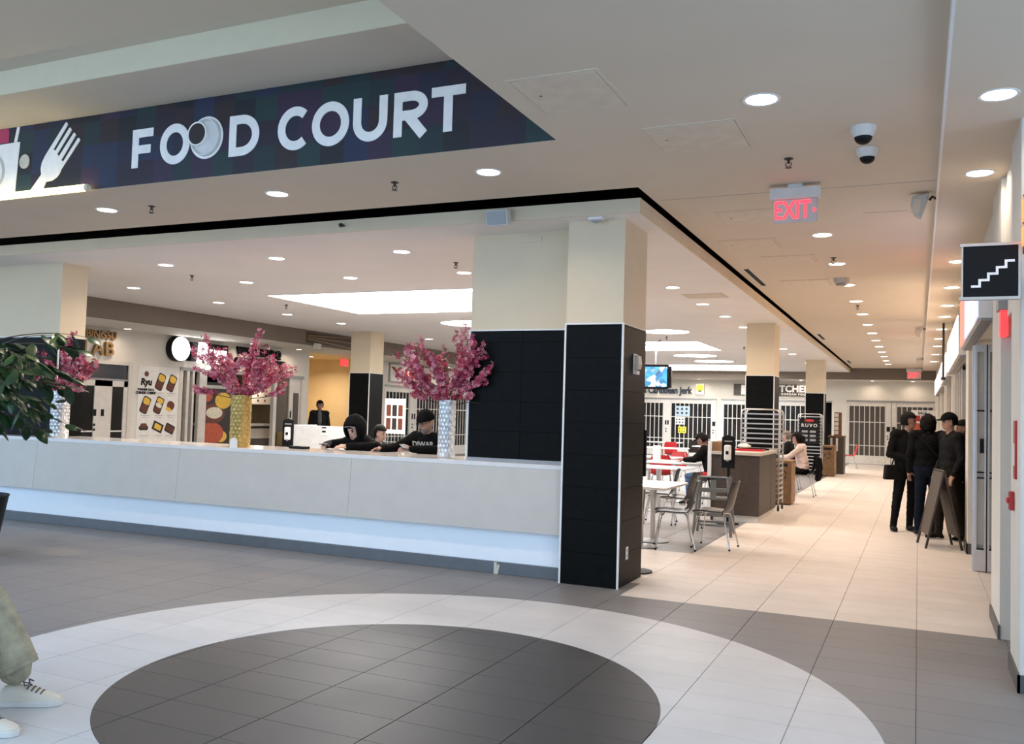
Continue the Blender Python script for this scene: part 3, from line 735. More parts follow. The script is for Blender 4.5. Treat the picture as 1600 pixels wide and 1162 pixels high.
# ---------------------------------------------------------------- folding grilles (side folding shop gates)
def gate_y(name, lb, x0, x1, y, z1, leaf, mullions, bar_m='white_metal', step=0.17, group='folding shop gates', glass='glass_clear', solid=None):
    """gate lying along x, seen from -y; leaf = list of (xa,xb) grille spans, mullions = list of (xa,xb) solid posts"""
    t = thing(name, lb, 'gate', (x0, y, 0), 0, group)
    MB().box(0, -0.05, z1 - 0.06, x1 - x0, 0.03, z1).build('head_track', 'steel_grey', t)
    MB().box(0, -0.04, 0, x1 - x0, 0.04, 0.02).build('floor_track', 'steel_grey', t)
    for a, b2 in leaf:
        m = MB(); n = max(2, round((b2 - a) / step)); lo = 0.02; hi = z1 - 0.06
        for i in range(n + 1):
            x = a - x0 + (b2 - a) * i / n
            m.box(x - 0.014, -0.014, lo, x + 0.014, 0.014, hi)
        g = m.build('grille_bars', bar_m, t)
        m = MB()
        for z in (0.72, 1.62): m.box(a - x0, -0.016, z - 0.016, b2 - x0, 0.016, z + 0.016)
        m.build('cross_bar', bar_m, g)
        MB().box(a - x0, -0.02, hi - 0.16, b2 - x0, 0.02, hi).build('top_rail', bar_m, g)
        MB().box(a - x0, -0.02, lo, b2 - x0, 0.02, 0.34).build('kick_rail', bar_m, g)
        MB().box(a - x0, 0.018, lo, b2 - x0, 0.024, hi).build('glazing', glass, g)
    for a, b2 in mullions:
        p = MB().box(a - x0, -0.03, 0.02, b2 - x0, 0.03, z1 - 0.06).build('post', bar_m, t)
        w_ = b2 - a
        if w_ > 0.12:
            for dx in (0.35, 0.68): MB().box(a - x0 + w_ * dx - 0.03, -0.045, 1.28, a - x0 + w_ * dx + 0.03, -0.03, 1.46).build('pull', 'black_plastic', p)
            for z in (1.0, 1.1): MB().cyl((a - x0 + w_ * .4, -0.04, z), (a - x0 + w_ * .4, -0.03, z), 0.03).build('lock', 'sprinkler_metal', p)
    return t
defm('gate_smoke', srgb(88, 80, 70), rough=0.3, alpha=0.8)
gate_y('folding_gate', 'grey folding grille gate closing the end of the corridor', -2.54, 0.58, 36.98, 2.45, [(-2.44, -1.15), (-0.75, 0.5)], [(-2.54, -2.44), (-1.13, -0.95), (-0.93, -0.77), (0.5, 0.58)], 'silver_gate', 0.185, glass='gate_smoke')
gate_y('folding_gate', 'white folding grille under the Caribbean Jerk lettering', -11.9, -7.56, 36.98, 2.40, [(-11.8, -9.78), (-9.44, -7.76)], [(-11.9, -11.8), (-9.76, -9.46), (-7.74, -7.56)], 'white_metal', 0.185)
gate_y('folding_gate', 'white folding grille under the kitchen sign', -7.36, -3.08, 36.98, 2.40, [(-7.26, -5.3), (-5.0, -3.5)], [(-7.36, -7.26), (-5.28, -5.02), (-3.48, -3.36)], 'white_metal', 0.185)
def gate_x(lb, y0, y1, x, z1, leaf, mull, bar_m='white_metal', step=0.2, glass='glass_clear'):
    g = gate_y('folding_gate', lb, y0, y1, 0, z1, leaf, mull, bar_m, step, glass=glass)
    g.location = (x, y0, 0); g.rotation_euler = (0, 0, PI / 2)
    return g
# a quarter turn: the gate's -y face looks to +x
gate_x('white folding grille of the shop with the red lettered sign', 24.15, 30.3, -15.42, 2.37, [(24.25, 25.7), (26.2, 30.2)], [(24.15, 24.25), (25.72, 26.18), (30.2, 30.3)])
t = thing('shop_door', 'silver double door of the dessert shop beside the left pillar', 'door', (-15.42, 12.35, 0), PI / 2)
MB().box(0, -0.05, 2.36, 1.78, 0.05, 2.44).box(0, -0.05, 0, 0.10, 0.05, 2.36).box(1.68, -0.05, 0, 1.78, 0.05, 2.36).build('frame', 'silver_gate', t)
MB().box(0.10, -0.03, 2.02, 1.68, 0.03, 2.06).build('transom_bar', 'steel_grey', t)
MB().box(0.10, -0.01, 2.06, 1.68, 0.01, 2.36).build('transom_pane', 'glass_dark', t)
for a, b2 in ((0.10, 0.94), (0.94, 1.68)):
    d = MB().box(a, -0.03, 0, a + (0.34 if a > .5 else .1), 0.03, 2.02).box(b2 - 0.10, -0.03, 0, b2, 0.03, 2.02).box(a, -0.03, 0, b2, 0.03, 0.25).box(a, -0.03, 1.9, b2, 0.03, 2.02).build('door_leaf', 'silver_gate', t)
    MB().box(a + 0.05, -0.008, 0.2, b2 - 0.05, 0.008, 1.95).build('pane', 'glass_dark', d)
    MB().box(a + .1, -0.02, 0.95, b2 - .1, 0.02, 0.98).build('push_bar', 'white_metal', d)
for y in (0.86, 1.05): MB().box(y - 0.03, -0.05, 1.28, y + 0.03, -0.03, 1.42).build('pull', 'black_plastic', t)
for z in (1.0, 1.1): MB().cyl((0.86, -0.045, z), (0.86, -0.03, z), 0.028).build('lock', 'sprinkler_metal', t)

# ---------------------------------------------------------------- shop signs
def sign_text(name, lb, txt, size, m, loc, axis, depth=0.05, offset=0.0, sx=1.0, space=1.0, cat='sign', shear=0.0, fit=None):
    o = link(name, text_mesh(txt, size, depth, m, axis, offset, space, shear, sx, fit), None, loc)
    return tag(o, lb, cat)
sign_text('dessert_sign', 'bronze letters BINGSU above the silver door by the left pillar', 'BINGSU', 0.22, 'letter_brown', (-15.36, 13.25, 2.95), 'x', 0.06, 0.006)
sign_text('dessert_sign', 'larger bronze letters LAB above the silver door by the left pillar', 'LAB', 0.40, 'letter_brown', (-15.36, 13.2, 2.66), 'x', 0.06, 0.006, sx=1.05, space=1.1)
t = thing('round_logo_sign', 'round white backlit logo sign with a dark rim on the left shop wall', 'sign', (-15.3, 15.32, 2.82))
def disc_x(mb, r, x0, x1, n=40, c=(0, 0)): return mb.prism([(c[0] + r * math.cos(2 * PI * i / n), c[1] + r * math.sin(2 * PI * i / n)) for i in range(n)], 'x', x0, x1)
disc_x(MB(), 0.285, -0.09, 0.08).build('rim', 'sign_black', t)
f_ = disc_x(MB(), 0.27, 0.08, 0.088).build('glowing_face', 'sign_white', t)
MB().stroke([(0.02, 0.05), (0.03, 0.12), (0.10, 0.12), (0.14, 0.05), (0.20, 0.04), (0.18, -0.04), (0.10, -0.02)], 0.018, 'x', 0.088, 0.092).build('drawing', 'sign_black', f_)
t = thing('lit_letter_sign', 'white backlit script letters beside the round logo sign', 'sign', (-15.3, 16.27, 2.77))
me = text_mesh('Ryu', 0.62, 0.05, 'sign_white', 'x', 0.03, 0.95, 0.1)
link('letter_face', me, t, (0.09, 0, -0.02))
MB().box(-0.09, -0.60, -0.20, 0.05, 0.60, 0.24).build('letter_can', 'sign_black', t)
sign_text('barbecue_sign', 'black letters WIGNER B.B.Q on the left shop wall', 'WIGNER B.B.Q', 0.27, 'sign_black', (-15.36, 18.13, 2.92), 'x', 0.06, 0.012, fit=1.68)
sign_text('barbecue_sign', 'black letters CUISINE below the barbecue lettering', 'CHINESE CUISINE', 0.235, 'sign_black', (-15.36, 18.18, 2.67), 'x', 0.06, 0.010, fit=1.88)
t = thing('red_letter_sign', 'white framed sign board with dark red letters over the left gate', 'sign', (-15.40, 27.0, 2.76))
MB().box(0, -2.65, -0.31, 0.03, 2.65, 0.31).build('frame', 'steel_grey', t)
MB().box(0.03, -2.60, -0.27, 0.045, 2.60, 0.27).build('board', 'paper', t)
link('lettering', text_mesh('Yasma', 0.46, 0.02, 'letter_red', 'x', 0.014, 1.05, 0, 1, 2.6), t, (0.055, -1.28, 0.0))
sign_text('jerk_sign', "dark serif-like letters reading 's Caribbean Jerk on the far wall", "'s Caribbean Jerk", 0.40, 'letter_navy', (-9.63, 36.95, 2.71), 'y', 0.05, 0.010, fit=2.12)
t = thing('yellow_sign', 'small yellow square sign right of the Caribbean Jerk lettering', 'sign', (-8.24, 36.98, 2.78))
MB().box(-0.17, -0.06, -0.22, 0.17, 0.0, 0.22).build('box', 'white_plastic', t)
defm('yellow_print_glow', (0.80, 0.68, 0.05), emit=0.25, rough=0.5)  # faint glow put into the printed yellow, on the leaflet too
MB().prism([(0.15 * math.cos(2 * PI * i / 20), 0.05 + 0.15 * math.sin(2 * PI * i / 20)) for i in range(20)], 'y', -0.066, -0.06).build('yellow_disc', 'yellow_print_glow', t)
MB().box(-0.06, -0.068, -0.10, 0.06, -0.06, -0.05).build('mark', 'sign_black', t)
t = thing('kitchen_sign', 'dark brown sign board reading KITCHEN in white on the far wall', 'sign', (-5.26, 36.98, 2.79))
MB().box(-1.6, -0.05, -0.23, 1.62, 0.0, 0.23).build('board', 'brown_laminate', t)
link('lettering', text_mesh('KITCHEN', 0.36, 0.02, 'print_white', 'y', 0.014, 1.04, 0, 1, 1.52), t, (0.64, -0.06, 0.05))
link('small_lettering', text_mesh('KOREAN FOOD', 0.10, 0.02, 'print_white', 'y', 0.004, 1.3, 0, 1.2), t, (0.80, -0.06, -0.16))
MB().box(-1.3, -0.055, -0.2, -1.05, -0.05, 0.2).build('emblem', 'print_white', t)
# red exit sign of the recess
t = thing('recess_exit_sign', 'small red exit sign in the yellow walled recess', 'exit sign', (-15.5, 22.05, 2.92))
MB().box(-0.03, -0.17, -0.10, 0.03, 0.17, 0.10).build('body', 'exit_red_dim', t) if 'exit_red_dim' in M else (defm('exit_red_dim', (0.7, 0.08, 0.08), emit=0.8, emit_col=(1, 0.05, 0.06)), MB().box(-0.03, -0.17, -0.10, 0.03, 0.17, 0.10).build('body', 'exit_red_dim', t))
MB().box(-0.02, -0.02, 0.10, 0.02, 0.02, 0.18).build('bracket', 'white_metal', t)

# ---------------------------------------------------------------- menu poster with dishes
t = thing('menu_poster', 'tall cream menu poster with rows of boxed meals beside the silver door', 'poster', (-15.40, 14.30, 0.55))
MB().box(0, 0, 0, 0.015, 1.16, 1.83).build('sheet', 'paper', t)
def dish(cy, cz, kind, s=1.0):
    a = math.radians(-22); ca, sa = math.cos(a), math.sin(a)
    def rr(w, h, x0, x1, m, dy=0, dz=0, rad=0.05, rot=True, nm='dish'):
        pts = []
        for (sx, sy, a0) in ((1, 1, 0), (-1, 1, 90), (-1, -1, 180), (1, -1, 270)):
            for i in range(4):
                b = math.radians(a0 + i * 30); pts.append((sx * (w / 2 - rad) + rad * math.cos(b) + dy, sy * (h / 2 - rad) + rad * math.sin(b) + dz))
        if rot: pts = [(p[0] * ca - p[1] * sa, p[0] * sa + p[1] * ca) for p in pts]
        pts = [(cy + p[0] * s, cz + p[1] * s) for p in pts]
        return MB().prism(pts, 'x', x0, x1).build(nm, m, t)
    if kind == 'box':
        rr(0.22, 0.38, 0.015, 0.019, 'food_dark', nm='meal_box'); rr(0.18, 0.15, 0.019, 0.021, 'food_yellow', dz=0.09, nm='noodles'); rr(0.18, 0.17, 0.019, 0.021, 'food_brown', dz=-0.08, nm='meat')
    elif kind == 'egg':
        rr(0.22, 0.38, 0.015, 0.019, 'food_dark', nm='meal_box'); rr(0.18, 0.11, 0.019, 0.021, 'food_yellow', dz=0.11, nm='noodles'); rr(0.18, 0.10, 0.019, 0.021, 'food_white', dz=0.0, nm='rice'); rr(0.18, 0.11, 0.019, 0.021, 'food_brown', dz=-0.11, nm='meat')
    elif kind == 'pile':
        rr(0.22, 0.20, 0.015, 0.019, 'food_brown', rad=0.09, nm='skewers'); rr(0.16, 0.08, 0.016, 0.020, 'food_yellow', dy=-0.03, dz=-0.1, rad=0.03, nm='potato')
    elif kind == 'bowl':
        rr(0.26, 0.10, 0.015, 0.019, 'food_dark', rad=0.045, rot=False, nm='bowl'); rr(0.18, 0.10, 0.016, 0.020, 'food_brown', dz=0.05, rad=0.045, rot=False, nm='meat')
    elif kind == 'tray':
        rr(0.30, 0.20, 0.015, 0.019, 'food_dark', rad=0.01, nm='meal_tray'); rr(0.20, 0.12, 0.019, 0.021, 'food_yellow', rad=0.02, nm='rolls')
    elif kind == 'dark':
        rr(0.28, 0.20, 0.015, 0.019, 'food_dark', rad=0.04, nm='dark_tray'); rr(0.24, 0.12, 0.019, 0.020, 'food_brown', rad=0.04, nm='meat')
for cy, cz, kd in ((0.62, 1.50, 'box'), (0.95, 1.48, 'box'), (0.22, 0.98, 'box'), (0.60, 0.98, 'egg'), (0.95, 0.98, 'pile'), (0.20, 0.48, 'bowl'), (0.60, 0.50, 'tray'), (0.95, 0.46, 'dark')): dish(cy, cz, kd)
for cy in (0.62, 0.95, 0.22):
    for cz in (1.24, 0.74, 0.30):
        if cz == 1.24 and cy == 0.22: continue
        MB().box(0.015, cy - 0.12, cz, 0.017, cy + 0.12, cz + 0.022).build('caption', 'sign_grey', t)
        MB().box(0.015, cy - 0.09, cz - 0.04, 0.017, cy + 0.09, cz - 0.028).build('caption', 'sign_grey', t)
disc_x(MB(), 0.06, 0.015, 0.018, 16, (0.22, 1.66)).build('logo', 'food_brown', t)
link('poster_title', text_mesh('Ryu', 0.20, 0.004, 'sign_black', 'x', 0.01, 1, 0.1), t, (0.018, 0.22, 1.48))
link('poster_text', text_mesh('WIGNER B.B.Q\nCHINESE CUISINE', 0.07, 0.004, 'sign_black', 'x', 0.004), t, (0.018, 0.22, 1.28))
MB().box(0.015, 0.30, 0.14, 0.018, 0.80, 0.16).build('rule', 'red_paint', t)

# ---------------------------------------------------------------- barbecue shop front (open)
t = thing('barbecue_shopfront', 'open silver shopfront frame of the barbecue stall', 'shopfront', (-15.44, 15.5, 0))
for a, b2 in ((0.0, 0.10), (0.22, 0.30), (0.40, 0.46), (0.62, 0.86), (3.30, 3.42), (3.94, 4.06), (4.44, 4.54)):
    MB().box(-0.05, a, 0, 0.05, b2, 2.36).build('mullion', 'silver_gate', t)
MB().box(-0.05, 0, 2.34, 0.06, 4.54, 2.42).build('head', 'steel_grey', t)
MB().box(-0.01, 3.42, 0.9, 0.01, 3.94, 2.34).build('pane', 'gate_smoke', t)
MB().box(-0.02, 4.06, 0.2, 0.02, 4.44, 2.34).build('door_leaf', 'silver_gate', t)
MB().box(0.02, 4.14, 1.0, 0.03, 4.36, 1.95).build('door_pane', 'gate_smoke', t)
MB().box(0.02, 3.98, 1.28, 0.06, 4.03, 1.46).build('pull', 'black_plastic', t)
t = thing('dish_poster', 'large dark poster of barbecue plates inside the open stall', 'poster', (-15.62, 16.42, 0.5))
MB().box(-0.01, 0, 0, 0.01, 1.05, 1.62).build('sheet', 'food_dark', t)
for cy, cz, ry, rz_, m_ in ((0.75, 1.18, 0.28, 0.2, 'food_yellow'), (0.42, 0.86, 0.40, 0.24, 'food_brown'), (0.46, 0.88, 0.28, 0.14, 'food_white'), (0.38, 0.38, 0.42, 0.27, 'food_red'), (0.72, 0.30, 0.2, 0.14, 'food_yellow'), (0.2, 1.28, 0.18, 0.14, 'food_red')):
    MB().prism([(cy + ry * math.cos(2 * PI * i / 24), cz + rz_ * math.sin(2 * PI * i / 24)) for i in range(24)], 'x', 0.01, 0.013 + 0.002 * cz).build('plate', m_, t)
MB().box(0.01, 0.02, 1.47, 0.014, 1.02, 1.55).build('headline', 'sign_grey', t)
t = thing('hanging_menu', 'white menu board hanging in the open stall', 'menu board', (-16.2, 19.35, 1.62))
MB().box(-0.01, -0.62, 0, 0.01, 0.62, 0.62).build('board', 'paper', t)
for i in range(16):
    y = -0.5 + 0.30 * (i % 4) + random.uniform(-.04, .04); z = 0.10 + 0.13 * (i // 4)
    MB().box(0.01, y - .035, z - .03, 0.012, y + .035, z + .03).build('dish_picture', random.choice(['food_brown', 'food_dark', 'food_red']), t)
for y in (-0.5, 0.5): MB().cyl((0, y, 0.62), (0, y, 1.48), 0.006).build('wire', 'steel_grey', t)
t = thing('service_counter', 'dark service counter with food pictures inside the open stall', 'counter', (-16.0, 18.0, 0))
MB().box(-0.5, -1.0, 0, 0.1, 1.6, 1.05).build('body', 'brown_laminate', t)
MB().box(-0.55, -1.05, 1.05, 0.14, 1.65, 1.10).build('top', 'white_metal', t)
for y, z, m_ in ((-0.8, 0.78, 'food_red'), (-0.3, 0.80, 'food_brown'), (-0.7, 0.42, 'food_yellow'), (-0.1, 0.40, 'food_red')):
    MB().box(0.10, y - .22, z - .14, 0.104, y + .22, z + .14).build('picture', m_, t)
MB().box(0.10, 0.1, 0.72, 0.106, 1.5, 0.98).build('band', 'worktop', t)
MB().box(0.10, 0.2, 0.3, 0.106, 1.5, 0.70).build('dark_panel', 'brown_laminate', t)
t = thing('warmer_lamp', 'bright round lamp in the open stall beneath the black lettering', 'lamp', (-16.0, 18.9, 2.25))
MB().ell((0, 0, 0), (0.07, 0.07, 0.06)).build('bulb', 'lamp_glow', t, smooth=True)
MB().cyl((0, 0, 0.05), (0, 0, 0.85), 0.008).build('cord', 'black_plastic', t)
ld = bpy.data.lights.new('stall_lamp', 'POINT'); ld.energy = 12; ld.color = (1, 0.8, 0.6); ld.shadow_soft_size = 0.08
lo = bpy.data.objects.new('lamp', ld); COL.objects.link(lo); lo.parent = t; lo.location = (0.1, 0, -0.1)
for k, (y, z, m_, w_, h_, lb) in enumerate(((17.55, 1.10, 'paper', 0.14, 0.30, 'upright white menu card left on the stall counter'), (17.95, 1.10, 'paper', 0.2, 0.34, 'taller white menu card on the stall counter'), (18.25, 1.10, 'white_plastic', 0.1, 0.22, 'white till display on the stall counter'))):
    t = thing('counter_card', lb, 'card', (-15.95, y, z), 0, 'cards on the stall counter')
    MB().obox((0, 0, h_ / 2), (0.01, w_, h_), Matrix.Rotation(-0.2, 3, 'Y')).build('sheet', m_, t)
    MB().box(-0.05, -w_ / 2, 0, 0.05, w_ / 2, 0.012).build('foot', 'black_plastic', t)

# far shop details behind the grilles
for (x, z, w_, h_, m_, lb) in ((-8.95, 1.86, 0.62, 0.42, 'paper_blue', 'pale blue menu sheets on the white grille, upper one'), (-9.05, 1.45, 0.42, 0.30, 'paper', 'white notice below the pale blue menu sheets'), (-8.95, 1.08, 0.34, 0.26, 'yellow_print_glow', 'yellow green leaflet low on the white grille')):
    t = thing('notice_sheet', lb, 'notice', (x, 36.94, z), 0, 'notices on the white grille')
    MB().box(-w_ / 2, -0.004, -h_ / 2, w_ / 2, 0.0, h_ / 2).build('sheet', m_, t)
    m = MB()
    for i in range(6): m.box(-w_ * .4 + w_ * .3 * (i % 3), -0.006, -h_ * .3 + h_ * .4 * (i // 3), -w_ * .4 + w_ * .3 * (i % 3) + w_ * .14, -0.004, -h_ * .3 + h_ * .4 * (i // 3) + h_ * .2)
    m.build('pictures', 'letter_navy', t)
t = thing('closed_notice', 'red and white poster on the gate at the end of the corridor', 'poster', (0.18, 36.90, 1.65))
MB().box(-0.43, -0.01, -0.45, 0.43, 0.0, 0.47).build('sheet', 'paper', t)
MB().box(-0.40, -0.014, 0.05, 0.40, -0.01, 0.27).build('red_band', 'red_paint', t)
MB().box(-0.12, -0.018, 0.07, 0.14, -0.014, 0.25).build('picture', 'food_white', t)
link('headline', text_mesh('SALE', 0.14, 0.004, 'letter_navy', 'y', 0.006), t, (-0.05, -0.013, 0.36))
MB().box(-0.40, -0.014, -0.40, 0.40, -0.01, -0.02).build('lower_picture', 'food_red', t)

t = thing('bulkhead_louvre', 'brown louvred panel in the grey bulkhead left of the distant pillar', 'vent', (-13.5, 18.55, 3.28))
MB().box(0, -0.95, -0.14, 0.01, 0.95, 0.13).build('back_panel', 'brown_laminate', t)
for k in range(3): MB().obox((0.02, 0, -0.09 + 0.085 * k), (0.03, 1.88, 0.02), Matrix.Rotation(0.05 * (k - 1), 3, 'X')).build('louvre', 'letter_brown', t)
t = thing('bulkhead_speaker', 'small grey speaker under the louvred panel of the bulkhead', 'speaker', (-13.5, 17.95, 3.10))
MB().obox((0.07, 0, -0.02), (0.10, 0.20, 0.14), Matrix.Rotation(0.2, 3, 'Y')).build('cabinet', 'sign_grey', t, bevel=0.006)
MB().box(0, -0.02, -0.01, 0.04, 0.02, 0.03).build('bracket', 'steel_grey', t)
# ================================================================== FURNITURE
def chair_meshes(shell_m):
    prof = [(0.23, 0.425), (0.20, 0.44), (0.10, 0.445), (-0.02, 0.435), (-0.11, 0.435), (-0.17, 0.455), (-0.205, 0.50), (-0.225, 0.57), (-0.25, 0.68), (-0.275, 0.78), (-0.29, 0.83)]
    wid = [0.19, 0.205, 0.215, 0.215, 0.21, 0.20, 0.195, 0.20, 0.205, 0.195, 0.16]
    n = 8; m = MB(); vs = []
    for side in (0, 1):
        for i, ((y, z), w_) in enumerate(zip(prof, wid)):
            for j in range(n + 1):
                u = -1 + 2 * j / n; lift = 0.028 * u * u
                if i < 5: p = (u * w_, y, z + lift - 0.012 * side)
                else: p = (u * w_, y + lift * 1.3 - 0.012 * side, z)
                vs.append(p)
    k = len(prof); q = n + 1; fs = []
    for i in range(k - 1):
        for j in range(n):
            a = i * q + j; fs.append((a, a + 1, a + q + 1, a + q)); o = k * q; fs.append((o + a + q, o + a + q + 1, o + a + 1, o + a))
    o = k * q
    for i in range(k - 1):
        fs.append((i * q, (i + 1) * q, o + (i + 1) * q, o + i * q)); fs.append((i * q + n, o + i * q + n, o + (i + 1) * q + n, (i + 1) * q + n))
    for j in range(n):
        fs.append((j, o + j, o + j + 1, j + 1)); b2 = (k - 1) * q; fs.append((b2 + j, b2 + j + 1, o + b2 + j + 1, o + b2 + j))
    m.add(vs, fs)
    return m.mesh('chair_shell', shell_m, True)
def make_chair(name, label, shell_m, group):
    t = thing(name, label, 'chair', (0, 0, 0), 0, group)
    link('shell', chair_meshes(shell_m), t)
    for sx in (-1, 1):
        for sy in (-1, 1):
            MB().tube([(sx * 0.10, sy * 0.12, 0.425), (sx * 0.165, sy * 0.15, 0.415), (sx * 0.18, sy * 0.165, 0.38), (sx * 0.225, sy * 0.235 - 0.01, 0.012)], 0.0095, 8).build('leg', 'chrome', t, smooth=True)
    MB().tube([(-0.12, 0.12, 0.425), (0.12, 0.12, 0.425)], 0.009, 8).tube([(-0.12, -0.12, 0.425), (0.12, -0.12, 0.425)], 0.009, 8).build('under_frame', 'chrome', t)
    for sx in (-1, 1):
        for sy in (-1, 1):
            MB().cyl((sx * 0.225, sy * 0.235 - 0.01, 0.0), (sx * 0.224, sy * 0.234 - 0.01, 0.022), 0.013).build('foot_cap', 'black_plastic', t)
    return t
ch = make_chair('shell_chair', 'dark brown shell chair with chrome legs at the near white table', 'brown_shell', 'dark shell chairs')
ch.location = (-2.72, 10.90, 0); ch.rotation_euler = (0, 0, PI / 2 + 0.30)
DG = 'dark shell chairs'
copy_thing(ch, 'dark brown shell chair nearest the corridor, in front of the grey high chair', (-2.30, 11.27, 0), PI / 2 - 0.05, DG)
copy_thing(ch, 'black shell chair turned sideways between the near table and the seated man, left one', (-3.55, 13.35, 0), PI / 2 + 0.2, DG)
copy_thing(ch, 'black shell chair turned sideways between the near table and the seated man, right one', (-3.12, 12.85, 0), PI / 2 - 0.15, DG)
copy_thing(ch, 'dark chair behind the near table, half hidden by the pillar', (-3.95, 11.9, 0), 0.4, DG)
copy_thing(ch, 'chair under the seated man with the black jacket', (-3.42, 16.5, 0), PI / 2, DG)
copy_thing(ch, 'chair under the woman in the pale sweater', (-2.24, 20.1, 0), PI / 2, DG)
copy_thing(ch, 'dark chair at the far tables in front of the white grille', (-6.9, 30.2, 0), 0.3, DG)
rc = make_chair('red_chair', 'lone red shell chair in front of the gate at the corridor end', 'red_plastic', 'red shell chairs')
rc.location = (-2.16, 33.1, 0); rc.rotation_euler = (0, 0, PI / 2 + 0.15)
RG = 'red shell chairs'
for x, y, r, lb in ((-4.75, 17.9, 0.2, 'red chair facing the second white table behind the pillar'), (-4.9, 19.6, PI - 0.2, 'red chair with its back to the second white table'), (-5.55, 24.0, PI / 2, 'red chair at the third white table, right side'), (-7.5, 25.6, 0.0, 'red chair before the white grille, left of the third table'),
                    (-7.0, 27.6, 0.1, 'far red chair beside the fourth white table'), (-2.76, 22.0, PI / 2, 'red chair under the man with glasses'), (-7.6, 13.6, 1.9, 'red chair behind the man in the black beanie'), (-5.9, 12.0, -0.6, 'red chair beside the right silver vase'), (-5.5, 12.6, 0.2, 'second red chair behind the right silver vase')):
    copy_thing(rc, lb, (x, y, 0), r, RG)

def table(lb, x, y, lx, ly, rz=0.0, peds=1, name='cafe_table'):
    t = thing(name, lb, 'table', (x, y, 0), rz, 'white cafe tables')
    MB().box(-lx / 2, -ly / 2, 0.725, lx / 2, ly / 2, 0.755).build('table_top', 'table_white', t, bevel=0.008)
    for k in range(peds):
        py = 0 if peds == 1 else (-0.27 + 0.54 * k)
        MB().lathe([(0.032, 0.03), (0.03, 0.4), (0.05, 0.70), (0.11, 0.725)], 18, (0, py, 0)).build('pedestal', 'aluminium', t, smooth=True)
        MB().lathe([(0.0001, 0.0), (0.21, 0.0), (0.21, 0.012), (0.17, 0.022), (0.035, 0.04), (0.0001, 0.04)], 26, (0, py, 0)).build('base_disc', 'steel_grey', t, smooth=True)
table('near white table on two round bases behind the black pillar', -3.10, 11.05, 0.76, 1.15, 0, 2)
table('white table in front of the seated man, behind the black shell chairs', -4.02, 15.0, 1.1, 0.7)
table('white table carrying trays, where the man in the black jacket sits', -4.2, 16.85, 1.1, 0.75)
table('white table beyond the red chairs, in front of the far grille', -6.45, 24.3, 1.4, 0.7)
table('white table near the far grille, right one', -5.6, 27.2, 1.2, 0.7)
table('white table closest to the far grille, left one', -7.95, 29.7, 1.5, 0.7)
table('white table of the woman in the pale sweater', -2.98, 20.15, 0.76, 0.7)
table('white table left of the red chairs', -5.2, 18.6, 1.3, 0.7)
table('white table behind the counter by the red lettered shop', -7.9, 14.4, 1.2, 0.7)
# things on the tables
def tray(lb, x, y, z, m_='red_plastic', s=1.0, rz=0):
    t = thing('serving_tray', lb, 'tray', (x, y, z), rz, 'serving trays')
    MB().box(-0.21 * s, -0.15 * s, 0, 0.21 * s, 0.15 * s, 0.008).build('tray_base', m_, t)
    MB().box(-0.22 * s, -0.16 * s, 0, -0.21 * s, 0.16 * s, 0.025).box(0.21 * s, -0.16 * s, 0, 0.22 * s, 0.16 * s, 0.025).box(-0.21 * s, -0.16 * s, 0, 0.21 * s, -0.15 * s, 0.025).box(-0.21 * s, 0.15 * s, 0, 0.21 * s, 0.16 * s, 0.025).build('tray_rim', m_, t)
tray('red serving tray on the brown service island', -2.5, 14.95, 1.088)
tray('black serving tray at the back of the brown service island', -2.52, 15.5, 1.088, 'black_plastic', 1.0, 0.3)
tray('pale tray on the seated man\'s table', -4.35, 16.8, 0.755, 'white_plastic', 1.0)
t = thing('table_sign', 'white upright card standing on the seated man\'s table', 'card', (-4.5, 16.62, 0.755))
MB().box(-0.07, -0.03, 0, 0.07, 0.03, 0.30).build('card_block', 'paper', t, bevel=0.004)
t = thing('laptop', 'silver laptop held open before the seated man', 'laptop', (-3.84, 16.9, 0.755), 0.2)
MB().box(-0.16, -0.11, 0, 0.16, 0.11, 0.014).build('base', 'aluminium', t, bevel=0.003)
MB().obox((-0.17, 0, 0.11), (0.008, 0.30, 0.21), Matrix.Rotation(-0.35, 3, 'Y')).build('lid', 'aluminium', t, bevel=0.002)

# ---------------------------------------------------------------- high chair
t = thing('high_chair', 'grey plastic high chair behind the shell chairs', 'high chair', (-2.53, 12.35, 0), 0.1)
for sx in (-1, 1):
    MB().tube([(sx * 0.19, -0.14, 0.80), (sx * 0.25, -0.24, 0.02)], 0.02, 8).build('leg', 'grey_plastic', t, smooth=True)
    MB().tube([(sx * 0.19, 0.14, 0.80), (sx * 0.25, 0.24, 0.02)], 0.02, 8).build('leg', 'grey_plastic', t, smooth=True)
pts = [(0.21 * math.cos(a), 0.17 * math.sin(a)) for a in [PI * i / 14 for i in range(15)]]
MB().stroke(pts, 0.05, 'z', 0.74, 0.80).build('tray_ring', 'grey_plastic', t)
MB().prism([(-0.235, -0.02), (0.235, -0.02)] + [(0.235 * math.cos(a), 0.20 * math.sin(a)) for a in [PI * i / 14 for i in range(15)]], 'z', 0.785, 0.80).build('backrest_top', 'grey_plastic', t)
MB().box(-0.09, 0.05, 0.801, 0.09, 0.11, 0.803).build('grip_slot', 'black_plastic', t)
MB().box(-0.20, -0.17, 0.60, 0.20, -0.14, 0.66).build('front_bar', 'grey_plastic', t, bevel=0.008)
MB().box(-0.18, -0.15, 0.50, 0.18, 0.16, 0.53).build('seat', 'grey_plastic', t, bevel=0.008)
MB().box(-0.235, -0.20, 0.28, 0.235, -0.17, 0.33).build('foot_bar', 'grey_plastic', t, bevel=0.008)
MB().box(-0.04, -0.165, 0.50, 0.04, -0.15, 0.76).build('crotch_post', 'grey_plastic', t)
